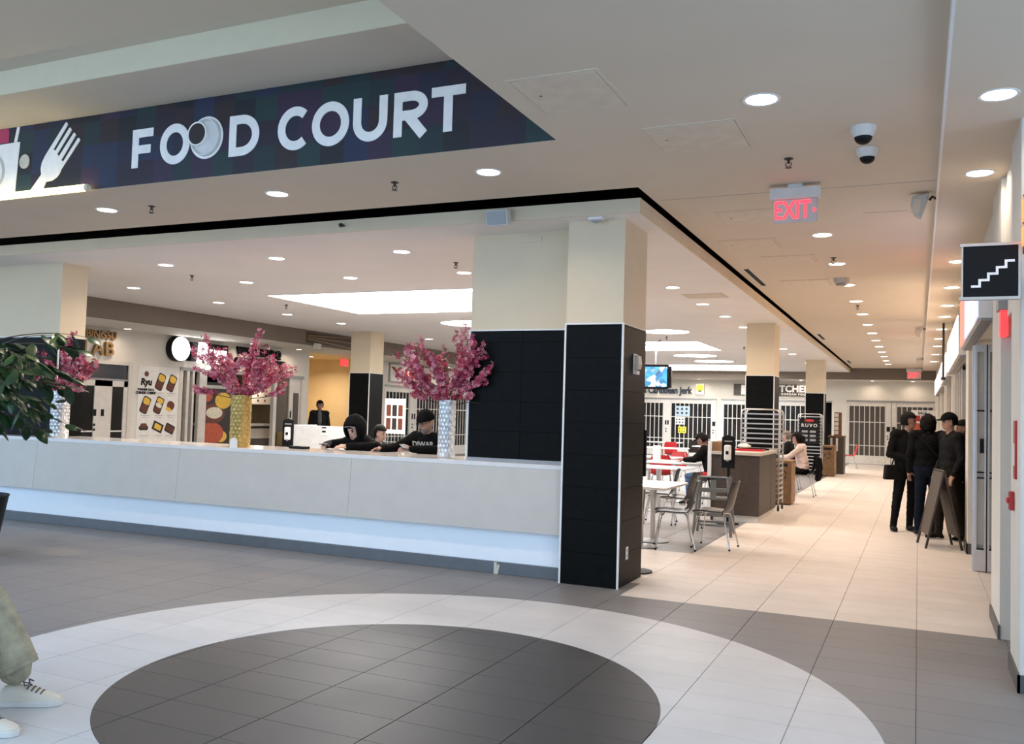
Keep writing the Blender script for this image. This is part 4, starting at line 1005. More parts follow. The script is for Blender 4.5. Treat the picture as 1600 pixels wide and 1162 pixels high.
MB().tube([(-0.10, 0.12, 0.78), (-0.05, -0.10, 0.66), (0.05, -0.10, 0.66)], 0.012, 6).build('strap', 'black_plastic', t)
for sy in (-1, 1): MB().box(-0.22, sy * 0.2 - .012, 0.15, 0.22, sy * 0.2 + .012, 0.18).build('stretcher', 'grey_plastic', t)

# ---------------------------------------------------------------- sanitiser stands
def sanitizer(lb, x, y, rz=0.0, zb=1.0):
    t = thing('sanitizer_stand', lb, 'dispenser', (x, y, 0), rz, 'sanitizer stands')
    MB().lathe([(0.0001, 0), (0.17, 0), (0.17, 0.012), (0.02, 0.025), (0.0001, 0.025)], 24).build('base', 'black_plastic', t, smooth=True)
    MB().cyl((0, 0, 0.02), (0, 0, zb), 0.022).build('pole', 'black_plastic', t)
    b = MB().prism([(-0.10, zb - 0.15), (0.10, zb - 0.15), (0.10, zb + 0.31), (0.07, zb + 0.335), (0.03, zb + 0.34), (0.0, zb + 0.36), (-0.03, zb + 0.34), (-0.07, zb + 0.335), (-0.10, zb + 0.31)], 'y', -0.04, -0.02).build('backboard', 'black_plastic', t, bevel=0.004)
    MB().box(-0.09, -0.045, zb + 0.22, 0.09, -0.04, zb + 0.29).build('header_card', 'sign_black', b)
    MB().box(-0.06, -0.0465, zb + 0.25, 0.06, -0.045, zb + 0.262).build('header_print', 'sign_grey', b)
    d = MB().box(-0.05, -0.13, zb - 0.03, 0.05, -0.04, zb + 0.20).build('dispenser_box', 'white_plastic', t, bevel=0.02)
    MB().box(-0.022, -0.134, zb + 0.06, 0.022, -0.129, zb + 0.11).build('window', 'black_plastic', d)
    MB().cyl((0, -0.09, zb - 0.05), (0, -0.09, zb - 0.03), 0.02).build('nozzle', 'steel_grey', d)
sanitizer('black sanitizer stand with white dispenser before the brown service island', -2.63, 13.85, 0, 1.0)
sanitizer('black sanitizer stand with white dispenser left of the white partition', -10.32, 13.05, 0.45, 1.02)
t = thing('post_stand', 'black stand with round floor plate peeking out behind the black pillar', 'stand', (-2.64, 9.02, 0))
MB().lathe([(0.0001, 0), (0.17, 0), (0.17, 0.014), (0.03, 0.024), (0.0001, 0.024)], 28).build('base', 'black_plastic', t, smooth=True)
MB().box(-0.015, -0.015, 0.02, 0.015, 0.015, 1.0).build('pole', 'black_plastic', t)
MB().box(-0.18, -0.02, 0.98, 0.085, 0.02, 1.46).build('sign_plate', 'black_plastic', t, bevel=0.004)

# ---------------------------------------------------------------- service island round the second pillar
t = thing('service_island', 'brown service island with pale worktop beside the second pillar', 'cabinet', (-2.6, 15.1, 0))
MB().box(-0.36, -0.86, 0.10, 0.37, 0.30, 1.035).build('body', 'brown_laminate', t, bevel=0.004)
MB().box(-0.36, 0.33, 0.10, 0.37, 0.90, 1.035).build('side_cabinet', 'brown_laminate', t, bevel=0.004)
MB().box(-0.34, -0.83, 0.0, 0.345, 0.88, 0.10).build('plinth', 'white_metal', t)
MB().box(-0.37, -0.89, 1.035, 0.39, 0.92, 1.085).build('worktop', 'worktop', t, bevel=0.004)
MB().box(-0.43, -0.88, 0.0, -0.37, 0.92, 1.24).build('end_panel', 'white_plastic', t, bevel=0.003)
t = thing('condiment_box', 'small wooden box on the service island next to the sanitizer', 'box', (-2.86, 14.42, 1.086))
MB().box(-0.10, -0.14, 0, 0.10, 0.14, 0.015).box(-0.10, -0.14, 0.015, 0.10, -0.125, 0.14).box(-0.10, 0.125, 0.015, 0.10, 0.14, 0.14).box(-0.10, -0.125, 0.015, -0.088, 0.125, 0.14).box(0.088, -0.125, 0.015, 0.10, 0.125, 0.14).build('box_body', 'wood_light', t)
t = thing('food_wrap', 'crumpled white paper on the brown service island', 'paper', (-2.75, 15.86, 1.105))
m = MB().ell((0, 0, 0.03), (0.11, 0.08, 0.04), 12, 8); m.v = [tuple(Vector(p) * (1 + 0.25 * noise.noise(Vector(p) * 20))) for p in m.v]
m.build('paper_ball', 'paper', t)

def rack(lb, x, y, wx, wy, h, n):
    t = thing('tray_rack', lb, 'rack', (x, y, 0), 0, 'aluminium tray racks')
    r = 0.014
    for sy in (-1, 1):
        yy = sy * wy / 2
        MB().tube([(-wx / 2, yy, 0.10), (-wx / 2, yy, h - 0.07), (-wx / 2 + 0.02, yy, h - 0.02), (-wx / 2 + 0.07, yy, h), (wx / 2 - 0.07, yy, h), (wx / 2 - 0.02, yy, h - 0.02), (wx / 2, yy, h - 0.07), (wx / 2, yy, 0.10)], r, 8).build('side_frame', 'aluminium', t, smooth=True)
    for k in range(n):
        z = 0.22 + (h - 0.30) * k / (n - 1)
        g = MB().box(-wx / 2, -wy / 2 - 0.008, z - 0.012, wx / 2, -wy / 2 + 0.008, z + 0.012).build('runner', 'aluminium', t)
        MB().box(wx / 2 - 0.008, -wy / 2, z - 0.012, wx / 2 + 0.012, wy / 2, z + 0.012).build('ledge', 'aluminium', t)
        MB().box(-wx / 2 - 0.012, -wy / 2, z - 0.012, -wx / 2 + 0.008, wy / 2, z + 0.012).build('ledge', 'aluminium', t)
    for sx in (-1, 1):
        for sy in (-1, 1):
            MB().cyl((sx * wx / 2 - 0.014, sy * wy / 2, 0.045), (sx * wx / 2 + 0.014, sy * wy / 2, 0.045), 0.045, n=14).box(sx * wx / 2 - .012, sy * wy / 2 - .012, 0.05, sx * wx / 2 + .012, sy * wy / 2 + .012, 0.12).build('caster', 'black_plastic', t)
rack('tall aluminium tray rack standing before the second pillar', -2.56, 16.60, 0.66, 0.5, 1.78, 18)
rack('further aluminium tray rack carrying a black menu board', -2.82, 27.0, 0.62, 0.5, 1.80, 17)
t = thing('menu_board', 'black menu board hung on the further tray rack', 'menu board', (-2.82, 26.70, 0.95))
MB().box(-0.27, -0.02, 0, 0.27, 0.0, 0.72).build('board', 'sign_black', t)
link('board_title', text_mesh('RUVO', 0.13, 0.004, 'sign_grey', 'y', 0.004, 1.4), t, (0, -0.024, 0.52))
for k in range(6): MB().box(-0.2 + 0.22 * (k % 2), -0.024, 0.08 + 0.12 * (k // 2), -0.04 + 0.22 * (k % 2), -0.02, 0.14 + 0.12 * (k // 2)).build('print_block', 'steel_grey', t)
MB().prism([(0.1 * math.cos(a) * (1.6 if i % 2 else 1), 0.66 + 0.04 * math.sin(a)) for i, a in enumerate([2 * PI * j / 12 for j in range(12)])], 'y', -0.024, -0.02).build('emblem', 'red_paint', t)

def bin_(lb, x, y, wx, wy, h):
    t = thing('waste_bin', lb, 'bin', (x, y, 0), 0, 'wooden waste bins')
    MB().box(-wx / 2, -wy / 2, 0.02, wx / 2, wy / 2, h - 0.03).build('body', 'wood', t, bevel=0.004)
    MB().box(wx / 2, -wy / 2 + .01, 0.03, wx / 2 + 0.006, wy / 2 - .01, h - 0.05).build('side_panel', 'wood_light', t)
    MB().box(-wx / 2 - .01, -wy / 2 - .01, h - 0.03, wx / 2 + .01, wy / 2 + .01, h).build('lid', 'wood_light', t, bevel=0.004)
    m = MB(); r = wx * 0.22; cz = h * 0.68
    for k in range(3):
        a0 = 2 * PI * k / 3
        m.stroke([(r * math.cos(a0 + a), cz + r * math.sin(a0 + a)) for a in [0.1 + 1.5 * i / 6 for i in range(7)]], r * 0.28, 'y', -wy / 2 - 0.004, -wy / 2)
    m.build('recycling_mark', 'sign_black', t)
    MB().box(-wx * .3, -wy / 2 - 0.003, h * .86, wx * .3, -wy / 2, h * .93).build('slot', 'sign_black', t)
bin_('wooden waste bin with recycling arrows beside the tall tray rack', -2.34, 17.95, 0.32, 0.58, 0.84)
bin_('wooden waste bin beside the further tray rack', -2.40, 28.0, 0.36, 0.7, 0.90)
t = thing('display_cabinet', 'dark wooden cabinet behind the further waste bin', 'cabinet', (-2.30, 29.6, 0))
MB().box(-0.22, -0.4, 0, 0.22, 0.4, 1.12).build('body', 'brown_laminate', t)
MB().box(-0.24, -0.42, 1.12, 0.24, 0.42, 1.17).build('top', 'wood', t)
MB().box(-0.16, -0.41, 0.7, -0.10, -0.40, 1.1).box(0.0, -0.41, 0.7, 0.06, -0.40, 1.1).build('cups', 'paper', t)
t = thing('card_display', 'wooden frame with white cards above the dark cabinet', 'display', (-2.36, 29.5, 1.17))
MB().box(-0.02, -0.03, 0, 0.20, 0.03, 0.72).build('frame', 'wood', t)
for k in range(5): MB().box(-0.012 + 0.0, -0.036, 0.04 + 0.135 * k, 0.11, -0.03, 0.15 + 0.135 * k).build('card', 'paper', t)

# ---------------------------------------------------------------- white partition and picture stand behind the counter
t = thing('white_partition', 'low white partition behind the counter, left of the hooded person', 'partition', (-10.3, 14.0, 0))
MB().box(-0.72, -0.04, 0.05, 0.71, 0.04, 1.24).build('panel', 'white_plastic', t, bevel=0.004)
MB().box(-0.74, -0.05, 0.0, -0.70, 0.8, 1.24).build('side_panel', 'white_plastic', t, bevel=0.004)
MB().box(-0.70, -0.03, 0.0, 0.70, 0.03, 0.05).build('plinth', 'steel_grey', t)
MB().box(0.02, -0.044, 1.06, 0.16, -0.04, 1.23).build('notice', 'paper', t)
MB().box(0.04, -0.047, 1.20, 0.14, -0.044, 1.22).box(0.05, -0.047, 1.12, 0.13, -0.044, 1.15).build('notice_print', 'sign_black', t)
t = thing('picture_stand', 'white leaflet stand with food pictures beside the distant pillar', 'stand', (-9.3, 15.0, 0))
MB().box(-0.23, -0.02, 1.12, 0.22, 0.02, 1.80).build('board', 'paper', t)
for k in range(6): MB().box(-0.19 + 0.135 * (k % 3), -0.024, 1.20 + 0.26 * (k // 3), -0.09 + 0.135 * (k % 3), -0.02, 1.42 + 0.26 * (k // 3)).build('food_picture', ['food_brown', 'food_dark', 'food_brown'][k % 3], t)
for k in range(6): MB().box(-0.2, -0.12, 0.25 + 0.14 * k, 0.2, 0.02, 0.265 + 0.14 * k).build('shelf', 'steel_grey', t)
for sx in (-1, 1): MB().box(sx * .21 - .012, -0.012, 0, sx * .21 + .012, 0.012, 1.12).build('leg', 'steel_grey', t)
for sx in (-1, 1): MB().box(sx * .21 - .012, -0.18, 0, sx * .21 + .012, 0.18, 0.02).build('foot', 'steel_grey', t)

# ---------------------------------------------------------------- television
t = thing('television', 'black television showing a blue programme, hung right of the black pillar', 'television', (-6.05, 22.0, 2.60), 0.18)
MB().box(-0.42, 0.0, -0.31, 0.34, 0.05, 0.31).build('bezel', 'black_plastic', t, bevel=0.006)
MB().box(0.20, 0.05, -0.27, 0.40, 0.35, 0.27).build('housing', 'black_plastic', t, bevel=0.01)
def screen_material():
    m = bpy.data.materials.new('screen_picture'); m.use_nodes = True
    N = m.node_tree.nodes; Lk = m.node_tree.links; b = N['Principled BSDF']
    tc = N.new('ShaderNodeTexCoord'); v = N.new('ShaderNodeTexVoronoi'); v.inputs['Scale'].default_value = 9
    Lk.new(tc.outputs['Object'], v.inputs['Vector'])
    rp = N.new('ShaderNodeValToRGB'); e = rp.color_ramp.elements
    e[0].color = (0.02, 0.10, 0.45, 1); e[1].color = (0.8, 0.9, 1, 1); e[1].position = 0.9
    q = e.new(0.35); q.color = (0.05, 0.25, 0.45, 1); q = e.new(0.6); q.color = (0.02, 0.04, 0.07, 1)
    sp = N.new('ShaderNodeSeparateColor'); Lk.new(v.outputs['Color'], sp.inputs[0]); Lk.new(sp.outputs[0], rp.inputs['Fac'])
    Lk.new(rp.outputs[0], b.inputs['Base Color']); Lk.new(rp.outputs[0], b.inputs['Emission Color']); b.inputs['Emission Strength'].default_value = 1.3
    return m
M['screen'] = screen_material()
MB().box(-0.38, -0.004, -0.25, 0.30, 0.0, 0.25).build('screen', 'screen', t)
MB().tube([(0.0, 0.15, 0.3), (0.0, 0.2, 0.84)], 0.02, 8).build('hanger', 'steel_grey', t)
# black ceiling fan-like cable ring seen above the television
t = thing('ceiling_cable', 'loop of black cable hanging from the ceiling above the television', 'cable', (-6.1, 21.0, ZF))
MB().tube([(-0.45, 0, -0.02), (-0.3, 0, -0.10), (-0.1, 0, -0.13), (0.15, 0, -0.13), (0.35, 0, -0.08), (0.45, 0, -0.01)], 0.012, 6).build('loop', 'black_plastic', t)
MB().ell((-0.33, 0, -0.10), (0.05, 0.05, 0.03)).build('junction', 'black_plastic', t)

# ---------------------------------------------------------------- right side: stair sign, neon, doors, sign boxes
t = thing('stair_sign', 'square black hanging sign with a white staircase symbol', 'sign', (0.394, 6.15, 2.386))
t.scale = (0.855, 0.855, 0.855)
MB().box(-0.178, -0.03, 0.0, 0.178, 0.03, 0.37).build('panel', 'sign_black', t)
MB().box(-0.195, -0.035, 0.365, 0.19, 0.035, 0.385).box(-0.20, -0.035, -0.02, 0.185, 0.035, 0.0).box(0.172, -0.034, 0, 0.186, 0.034, 0.365).box(-0.186, -0.034, 0, -0.176, 0.034, 0.365).build('frame', 'sign_grey', t)
pts = [(-0.125, 0.075)]
for k in range(5): pts += [(pts[-1][0] + 0.055, pts[-1][1]), (pts[-1][0] + 0.055, pts[-1][1] + 0.0445)]
pts = pts[:-1]
MB().stroke([(p[0], p[1]) for p in pts], 0.017, 'y', -0.034, -0.03).build('stair_symbol', 'print_white', t)
MB().box(0.12, 0.03, 0.26, 0.16, 0.155, 0.30).box(0.12, 0.03, 0.06, 0.16, 0.155, 0.10).build('wall_bracket', 'steel_grey', t)
t = thing('neon_sign', 'red orange neon sign at the right edge, above the stair sign', 'sign', (0.575, 5.95, 2.66))
defm('neon_orange', (0.9, 0.2, 0.05), emit=2.0, emit_col=(1, 0.16, 0.05))
MB().box(0.0, 0.0, 0.0, 0.05, 0.30, 0.36).build('case', 'sign_black', t)
for k in range(3): MB().box(-0.01, 0.03 + .09 * k, 0.04, 0.0, 0.08 + .09 * k, 0.15).box(-0.01, 0.03 + .09 * k, 0.19, 0.0, 0.08 + .09 * k, 0.32).build('neon_stroke', 'neon_orange', t)
# the sign is fixed on a wall bracket
MB().box(0.0, 0.10, 0.1, 0.06, 0.12, 0.2).build('bracket', 'steel_grey', t)
t = thing('blade_exit_sign', 'edge-on red exit sign below a grey box next to the stair sign', 'exit sign', (0.575, 7.60, 2.5))
MB().box(-0.04, -0.04, -0.03, 0.06, 0.16, 0.07).build('housing', 'steel_grey', t, bevel=0.004)
MB().box(-0.02, -0.02, -0.22, 0.03, 0.14, -0.03).build('panel', 'exit_red_dim', t)
t = thing('red_notice', 'narrow red notice on the nearest right pier', 'notice', (0.57, 6.55, 1.455))
MB().box(-0.012, -0.06, -0.185, 0.0, 0.06, 0.185).build('plate', 'red_paint', t)
MB().box(-0.014, -0.03, -0.10, -0.012, 0.03, 0.04).build('print', 'paper', t)
t = thing('fire_pull_station', 'red fire alarm pull station below the narrow red notice', 'alarm', (0.57, 6.68, 1.12))
MB().box(-0.03, -0.045, -0.06, 0.0, 0.045, 0.06).build('box', 'red_paint', t, bevel=0.005)
MB().box(-0.045, -0.03, -0.015, -0.03, 0.03, 0.02).build('handle', 'red_plastic', t, bevel=0.003)
# glass doors standing open across the view
t = thing('glass_door', 'grey framed glass doors standing open beside the right wall', 'door', (0.57, 11.2, 0))
for x0, x1 in ((0.0, 0.115), (0.125, 0.26)):
    d = MB().box(x0, -0.03, 0.01, x0 + 0.022, 0.03, 2.50).box(x1 - 0.022, -0.03, 0.01, x1, 0.03, 2.50).box(x0 + .022, -0.03, 0.01, x1 - .022, 0.03, 0.24).box(x0 + .022, -0.03, 2.42, x1 - .022, 0.03, 2.50).build('door_leaf', 'aluminium', t)
    MB().box(x0 + .02, -0.006, 0.24, x1 - .02, 0.006, 2.42).build('pane', 'glass_door', d)
    for z in (0.24, 1.02, 1.08, 1.76): MB().box(x0 + .02, -0.032, z, x1 - .02, 0.0, z + 0.015).build('bar', 'sign_black', d)
    MB().box(x0 + .05, -0.05, 1.30, x1 - .025, -0.03, 1.46).build('pull', 'black_plastic', d)
MB().box(0.114, -0.034, 0.0, 0.126, 0.03, 2.50).build('gasket', 'sign_black', t)
MB().box(-0.02, 0.03, 0.0, 0.0, 0.12, 2.50).build('jamb', 'aluminium', t)
def lit_box(lb, y0, y1, x0, z0, z1, cols):
    t = thing('lit_sign_box', lb, 'sign', (x0, y0, z0), 0, 'lit sign boxes on the right shopfronts')
    L_ = y1 - y0; h = z1 - z0
    MB().box(0.01, 0, 0, 0.60 - x0, L_, h).build('case', 'white_metal', t, bevel=0.003)
    n = len(cols)
    for k, c_ in enumerate(cols): MB().box(0.0, L_ * k / n + 0.01, 0.02, 0.01, L_ * (k + 1) / n - 0.01, h - 0.02).build('lit_face', c_, t)
    MB().box(0.03, 0.02, -0.02, 0.58 - x0, L_ - 0.02, 0.0).build('underside', 'steel_grey', t)
defm('lit_blue', (0.5, 0.6, 1), emit=0.9, emit_col=(0.50, 0.55, 1.0)); defm('lit_red', (0.8, 0.2, 0.15), emit=0.9, emit_col=(1, 0.22, 0.16)); defm('lit_white', (1, 1, 1), emit=2.0, emit_col=(1, 0.88, 0.88)); defm('lit_warm', (1, 0.9, 0.7), emit=3.0, emit_col=(1, 0.74, 0.58))
lit_box('nearest lit sign box with blue and white face over the right shop', 8.66, 12.2, 0.455, 2.53, 3.12, ['lit_blue', 'lit_white', 'lit_blue', 'lit_blue', 'lit_red', 'lit_red'])
lit_box('second lit sign box, glaring warm white, over the right shops', 13.4, 18.2, 0.47, 2.54, 3.10, ['lit_warm'] * 3)
lit_box('third lit sign box with pinkish white face over the right shops', 19.2, 23.4, 0.47, 2.54, 3.02, ['lit_white', 'lit_red', 'lit_white'])
lit_box('furthest lit sign box over the right shops', 24.4, 32.5, 0.48, 2.54, 3.02, ['lit_white'] * 3)
t = thing('shop_blade_bar', 'dark vertical bar hanging from the soffit between the lit signs', 'bracket', (0.42, 18.7, 2.5))
MB().box(-0.02, -0.03, 0.0, 0.02, 0.03, ZR - 2.5).build('bar', 'sprinkler_metal', t)
MB().box(-0.04, -0.05, -0.06, 0.04, 0.05, 0.0).build('end_block', 'sprinkler_metal', t)
# shopfront frames along the right wall
for k, (a, b2) in enumerate(((15.5, 18.6), (19.0, 23.6), (24.0, 28.6), (29.0, 33.4))):
    t = thing('right_shopfront', 'pale framed shopfront on the right wall, %s beyond the glass doors' % ORD[k], 'shopfront', (0.66, a, 0), 0, 'right shopfronts')
    n = 4; L_ = b2 - a
    for i in range(n + 1): MB().box(-0.05, (L_ - 0.1) * i / n, 0, 0.05, (L_ - 0.1) * i / n + 0.10, 2.52).build('mullion', 'silver_gate', t)
    MB().box(-0.04, 0, 2.46, 0.05, L_, 2.54).build('head', 'steel_grey', t)
    if k != 0:
        for i in range(n): MB().box(-0.005, (L_ - .1) * i / n + .1, 0.02, 0.005, (L_ - .1) * (i + 1) / n, 2.46).build('pane', 'gate_smoke', t)
    else:
        MB().box(-0.07, 0.02, 1.30, -0.05, 0.10, 1.5).build('card_reader', 'black_plastic', t)

# ---------------------------------------------------------------- A-frame board by the standing group
t = thing('easel_board', 'dark brown folding A-frame board in front of the standing group', 'easel', (0.26, 13.15, 0))
defm('easel_dark', (0.035, 0.022, 0.016), rough=0.5, var=0.2)
def board(sx):
    # panel from ridge to lower edge
    top = Vector((sx * 0.01, 0, 0.985)); bot = Vector((sx * 0.17, 0, 0.16)); d = (bot - top); n_ = Vector((d.z, 0, -d.x)).normalized() * 0.012
    vs = []
    for q in (-1, 1):
        for p in (top, bot):
            for s_ in (-1, 1): vs.append(p + n_ * s_ + Vector((0, q * 0.27, 0)))
    MB().add(vs, [(0, 1, 3, 2), (4, 6, 7, 5), (0, 2, 6, 4), (1, 5, 7, 3), (2, 3, 7, 6), (0, 4, 5, 1)]).build('board', 'easel_board_face', t)
    for q in (-1, 1): MB().tube([(sx * 0.0, q * 0.28, 1.0), (sx * 0.215, q * 0.28, 0.0)], 0.016, 8).build('leg', 'easel_dark', t)
defm('easel_board_face', (0.075, 0.055, 0.038), rough=0.5, var=0.1)
board(-1); board(1)
MB().tube([(0, -0.28, 1.0), (0, 0.28, 1.0)], 0.014, 8).build('hinge_rail', 'easel_dark', t)
t.rotation_euler = (0, 0, 0.18)

t = thing('draped_jacket', 'black jacket draped over the chair of the woman in the pale sweater', 'jacket', (-2.24, 20.1, 0), PI / 2)
m = MB(); n = 12; vs = []
for i, (y, z, w_) in enumerate([(-0.24, 0.80, 0.20), (-0.285, 0.86, 0.22), (-0.33, 0.82, 0.24), (-0.345, 0.65, 0.26), (-0.35, 0.48, 0.27), (-0.34, 0.34, 0.26)]):
    for j in range(n + 1):
        u = -1 + 2 * j / n; vs.append((u * w_, y + 0.02 * math.sin(j * 1.9 + i) + 0.03 * u * u, z + 0.012 * math.sin(j * 2.3)))
m.add(vs, [(i * (n + 1) + j, i * (n + 1) + j + 1, (i + 1) * (n + 1) + j + 1, (i + 1) * (n + 1) + j) for i in range(5) for j in range(n)])
defm('coat_black', (0.006, 0.006, 0.007), rough=0.9, spec=0.1)
o = m.build('cloth', 'coat_black', t, smooth=True); q = o.modifiers.new('solid', 'SOLIDIFY'); q.thickness = 0.025
for sx in (-1, 1): MB().tube([(sx * 0.22, -0.31, 0.80), (sx * 0.28, -0.33, 0.6), (sx * 0.27, -0.31, 0.36)], [0.05, 0.048, 0.04], 10).build('sleeve', 'coat_black', t, smooth=True)
# ================================================================== FLOWERS AND TREE
defm('vase_silver', (0.70, 0.70, 0.70), rough=0.28, metal=0.85, var=0.25, scale=30)
defm('vase_gold', (0.52, 0.36, 0.12), rough=0.35, metal=0.75, var=0.25, scale=30)
defm('petal_pink', (0.62, 0.20, 0.28), rough=0.6, var=0.25, scale=40)
defm('petal_red', (0.42, 0.03, 0.09), rough=0.6, var=0.3, scale=40)
defm('petal_light', (0.72, 0.42, 0.46), rough=0.6, var=0.2, scale=40)
defm('twig', (0.05, 0.028, 0.018), rough=0.8)
defm('sepal_green', (0.08, 0.10, 0.03), rough=0.7)
def flower_vase(lb, x, y, r, vm, seed, spread, hgt, nbr, lean=0.0, h=0.61, wall=None):
    def clear(p):
        # keep clear of the panelled wall beside the vase
        if wall and (p.x - wall[0]) * wall[1] > 0 and p.y > wall[2]: p.y = wall[2]
        return p
    rnd = random.Random(seed)
    t = thing('flower_vase', lb, 'vase', (x, y, 1.10), 0, 'vases of pink blossom branches on the counter')
    v = MB().lathe([(0.0001, 0.004), (r * 0.96, 0), (r, 0.01), (r, h - 0.02), (r * 1.03, h - 0.01), (r * 1.03, h), (r * 0.95, h), (r * 0.93, h - 0.03), (0.0001, h - 0.04)], 28).build('vase_body', vm, t, smooth=True)
    # woven relief: raised diamonds
    m = MB(); nr, nc = 13, 14
    for i in range(nr):
        for j in range(nc):
            a = 2 * PI * (j + 0.5 * (i % 2)) / nc; z = 0.03 + (h - 0.07) * i / (nr - 1); da = PI / nc * 0.86; dz = (h - .07) / (nr - 1) * 0.62
            P = lambda aa, zz, rr: (rr * math.cos(aa), rr * math.sin(aa), zz)
            m.add([P(a - da, z, r), P(a, z - dz, r), P(a + da, z, r), P(a, z + dz, r), P(a, z, r * 1.035)], [(0, 1, 4), (1, 2, 4), (2, 3, 4), (3, 0, 4)])
    w_ = m.build('woven_relief', vm, v); w_['kind'] = 'stuff'
    bl = MB()
    def blossom(p, d, s, mi):
        d = d.normalized(); X_, Y_ = bl.frame(d); a0 = rnd.random() * 6.28
        ctr = p; vs = [ctr]; fs = []
        for k in range(5):
            a = a0 + 2 * PI * k / 5
            for da, rr, up in ((-0.45, 0.75, 0.25), (0, 1.05, 0.38), (0.45, 0.75, 0.25)):
                vs.append(ctr + (X_ * math.cos(a + da) + Y_ * math.sin(a + da)) * s * rr + d * s * up)
            b0 = 1 + 3 * k; fs += [(0, b0, b0 + 1), (0, b0 + 1, b0 + 2)]
        bl.add(vs, fs, mi)
    def branch(a, el, L_, dens=1.0, sub=True, start=None, rad=0.006):
        p = start if start is not None else Vector((r * 0.6 * math.cos(a) * rnd.random(), r * 0.6 * math.sin(a) * rnd.random(), h - 0.05))
        d = Vector((math.cos(a) * math.cos(el), math.sin(a) * math.cos(el), math.sin(el))).normalized()
        n = 9; pts = [p.copy()]
        for i in range(n):
            d = (d + Vector((rnd.uniform(-.12, .12), rnd.uniform(-.12, .12), rnd.uniform(-.08, .10)))).normalized()
            p = clear(p + d * L_ / n); pts.append(p.copy())
        MB().tube(pts, [rad * (1 - 0.75 * i / n) for i in range(n + 1)], 5).build('branch', 'twig', t)
        tone = rnd.random(); k0 = 1 if start is None else 0
        for i in range(k0, n):
            for _ in range(int(dens * rnd.uniform(5, 9) * (1.5 if i < 5 else 1))):
                q = pts[i].lerp(pts[i + 1], rnd.random()); dd = Vector((rnd.gauss(0, 1), rnd.gauss(0, 1), rnd.gauss(0.2, 1))).normalized()
                q = clear(q + dd * rnd.uniform(0.006, 0.045))
                if q.z < h + 0.01: continue
                mi = 0 if rnd.random() < 0.25 + 0.55 * tone else 1
                if rnd.random() < 0.12: mi = 2
                if rnd.random() < 0.03: mi = 3
                blossom(q, dd, rnd.uniform(0.016, 0.032), mi)
        if sub:
            for _ in range(2):
                i = rnd.randint(3, 6)
                branch(a + rnd.uniform(-1.1, 1.1), el + rnd.uniform(-0.4, 0.4), L_ * 0.42, dens * 0.8, False, pts[i].copy(), 0.0035)
    for k in range(nbr):
        a = 2 * PI * k / nbr + rnd.uniform(-.3, .3); el = rnd.uniform(0.62, 1.1)
        L_ = hgt * rnd.uniform(0.75, 1.0)
        branch(a, el, L_ * (spread if el < 0.85 else 1))
    branch(rnd.random() * 6, 1.45, hgt * 1.12)
    branch(PI + lean, 0.55, hgt * spread * 0.95); branch(-lean, 0.55, hgt * spread * 0.95); branch(PI - lean, 0.25, hgt * spread * 0.62); branch(0.2, 0.2, hgt * spread * 0.6)
    o = bl.build('blossoms', ['petal_pink', 'petal_red', 'petal_light', 'sepal_green'], t); o['kind'] = 'stuff'
flower_vase('silver woven vase with pink blossom branches beside the left pillar', -10.30, 8.30, 0.115, 'vase_silver', 3, 0.75, 0.70, 8, wall=(-0.20, -1, 0.06))
flower_vase('gold woven vase with pink blossom branches on the middle of the counter', -7.32, 8.36, 0.118, 'vase_gold', 11, 1.05, 0.82, 11)
flower_vase('silver woven vase with pink blossom branches by the black panelled wall', -4.575, 8.42, 0.092, 'vase_silver', 5, 0.84, 0.84, 10, wall=(0.20, 1, -0.12))

# potted fig tree at the left edge
t = thing('potted_tree', 'leafy green indoor tree in a black tapered planter at the left edge', 'tree', (-8.66, 5.92, 0))
MB().lathe([(0.0001, 0), (0.30, 0), (0.40, 0.60), (0.41, 0.62), (0.38, 0.62), (0.37, 0.56), (0.0001, 0.56)], 28).build('planter', 'black_plastic', t, smooth=True)
defm('soil', (0.03, 0.02, 0.014), rough=0.95, bump=0.5)
MB().lathe([(0.0001, 0.565), (0.37, 0.562)], 24).build('soil', 'soil', t)
defm('leaf_green', (0.020, 0.055, 0.022), rough=0.32, var=0.35, scale=20)
defm('leaf_light', (0.055, 0.115, 0.035), rough=0.35, var=0.3, scale=20)
defm('bark', (0.09, 0.065, 0.045), rough=0.9, var=0.3, bump=0.5)
rnd = random.Random(21)
MB().tube([(0, 0, 0.55), (0.03, 0.02, 1.0), (0.12, 0.05, 1.5), (0.2, 0.04, 2.3)], [0.035, 0.03, 0.026, 0.012], 8).build('trunk', 'bark', t, smooth=True)
def leaf_mesh(nm, m_, L_, w_):
    vs = []; n = 6
    for i in range(n + 1):
        u = i / n; ww = w_ * math.sin(PI * min(1, u * 0.95 + 0.05)) ** 0.8; z = -0.22 * L_ * u * u
        vs += [(u * L_, -ww, z - 0.15 * ww), (u * L_, 0, z + 0.10 * ww), (u * L_, ww, z - 0.15 * ww)]
    fs = []
    for i in range(n):
        a = 3 * i; fs += [(a, a + 3, a + 4, a + 1), (a + 1, a + 4, a + 5, a + 2)]
    return MB().add(vs, fs).mesh(nm, m_, True)
LM = [leaf_mesh('leaf', 'leaf_green', 0.19, 0.046), leaf_mesh('leaf', 'leaf_light', 0.17, 0.040), leaf_mesh('leaf', 'leaf_green', 0.22, 0.050)]
cnt = 0
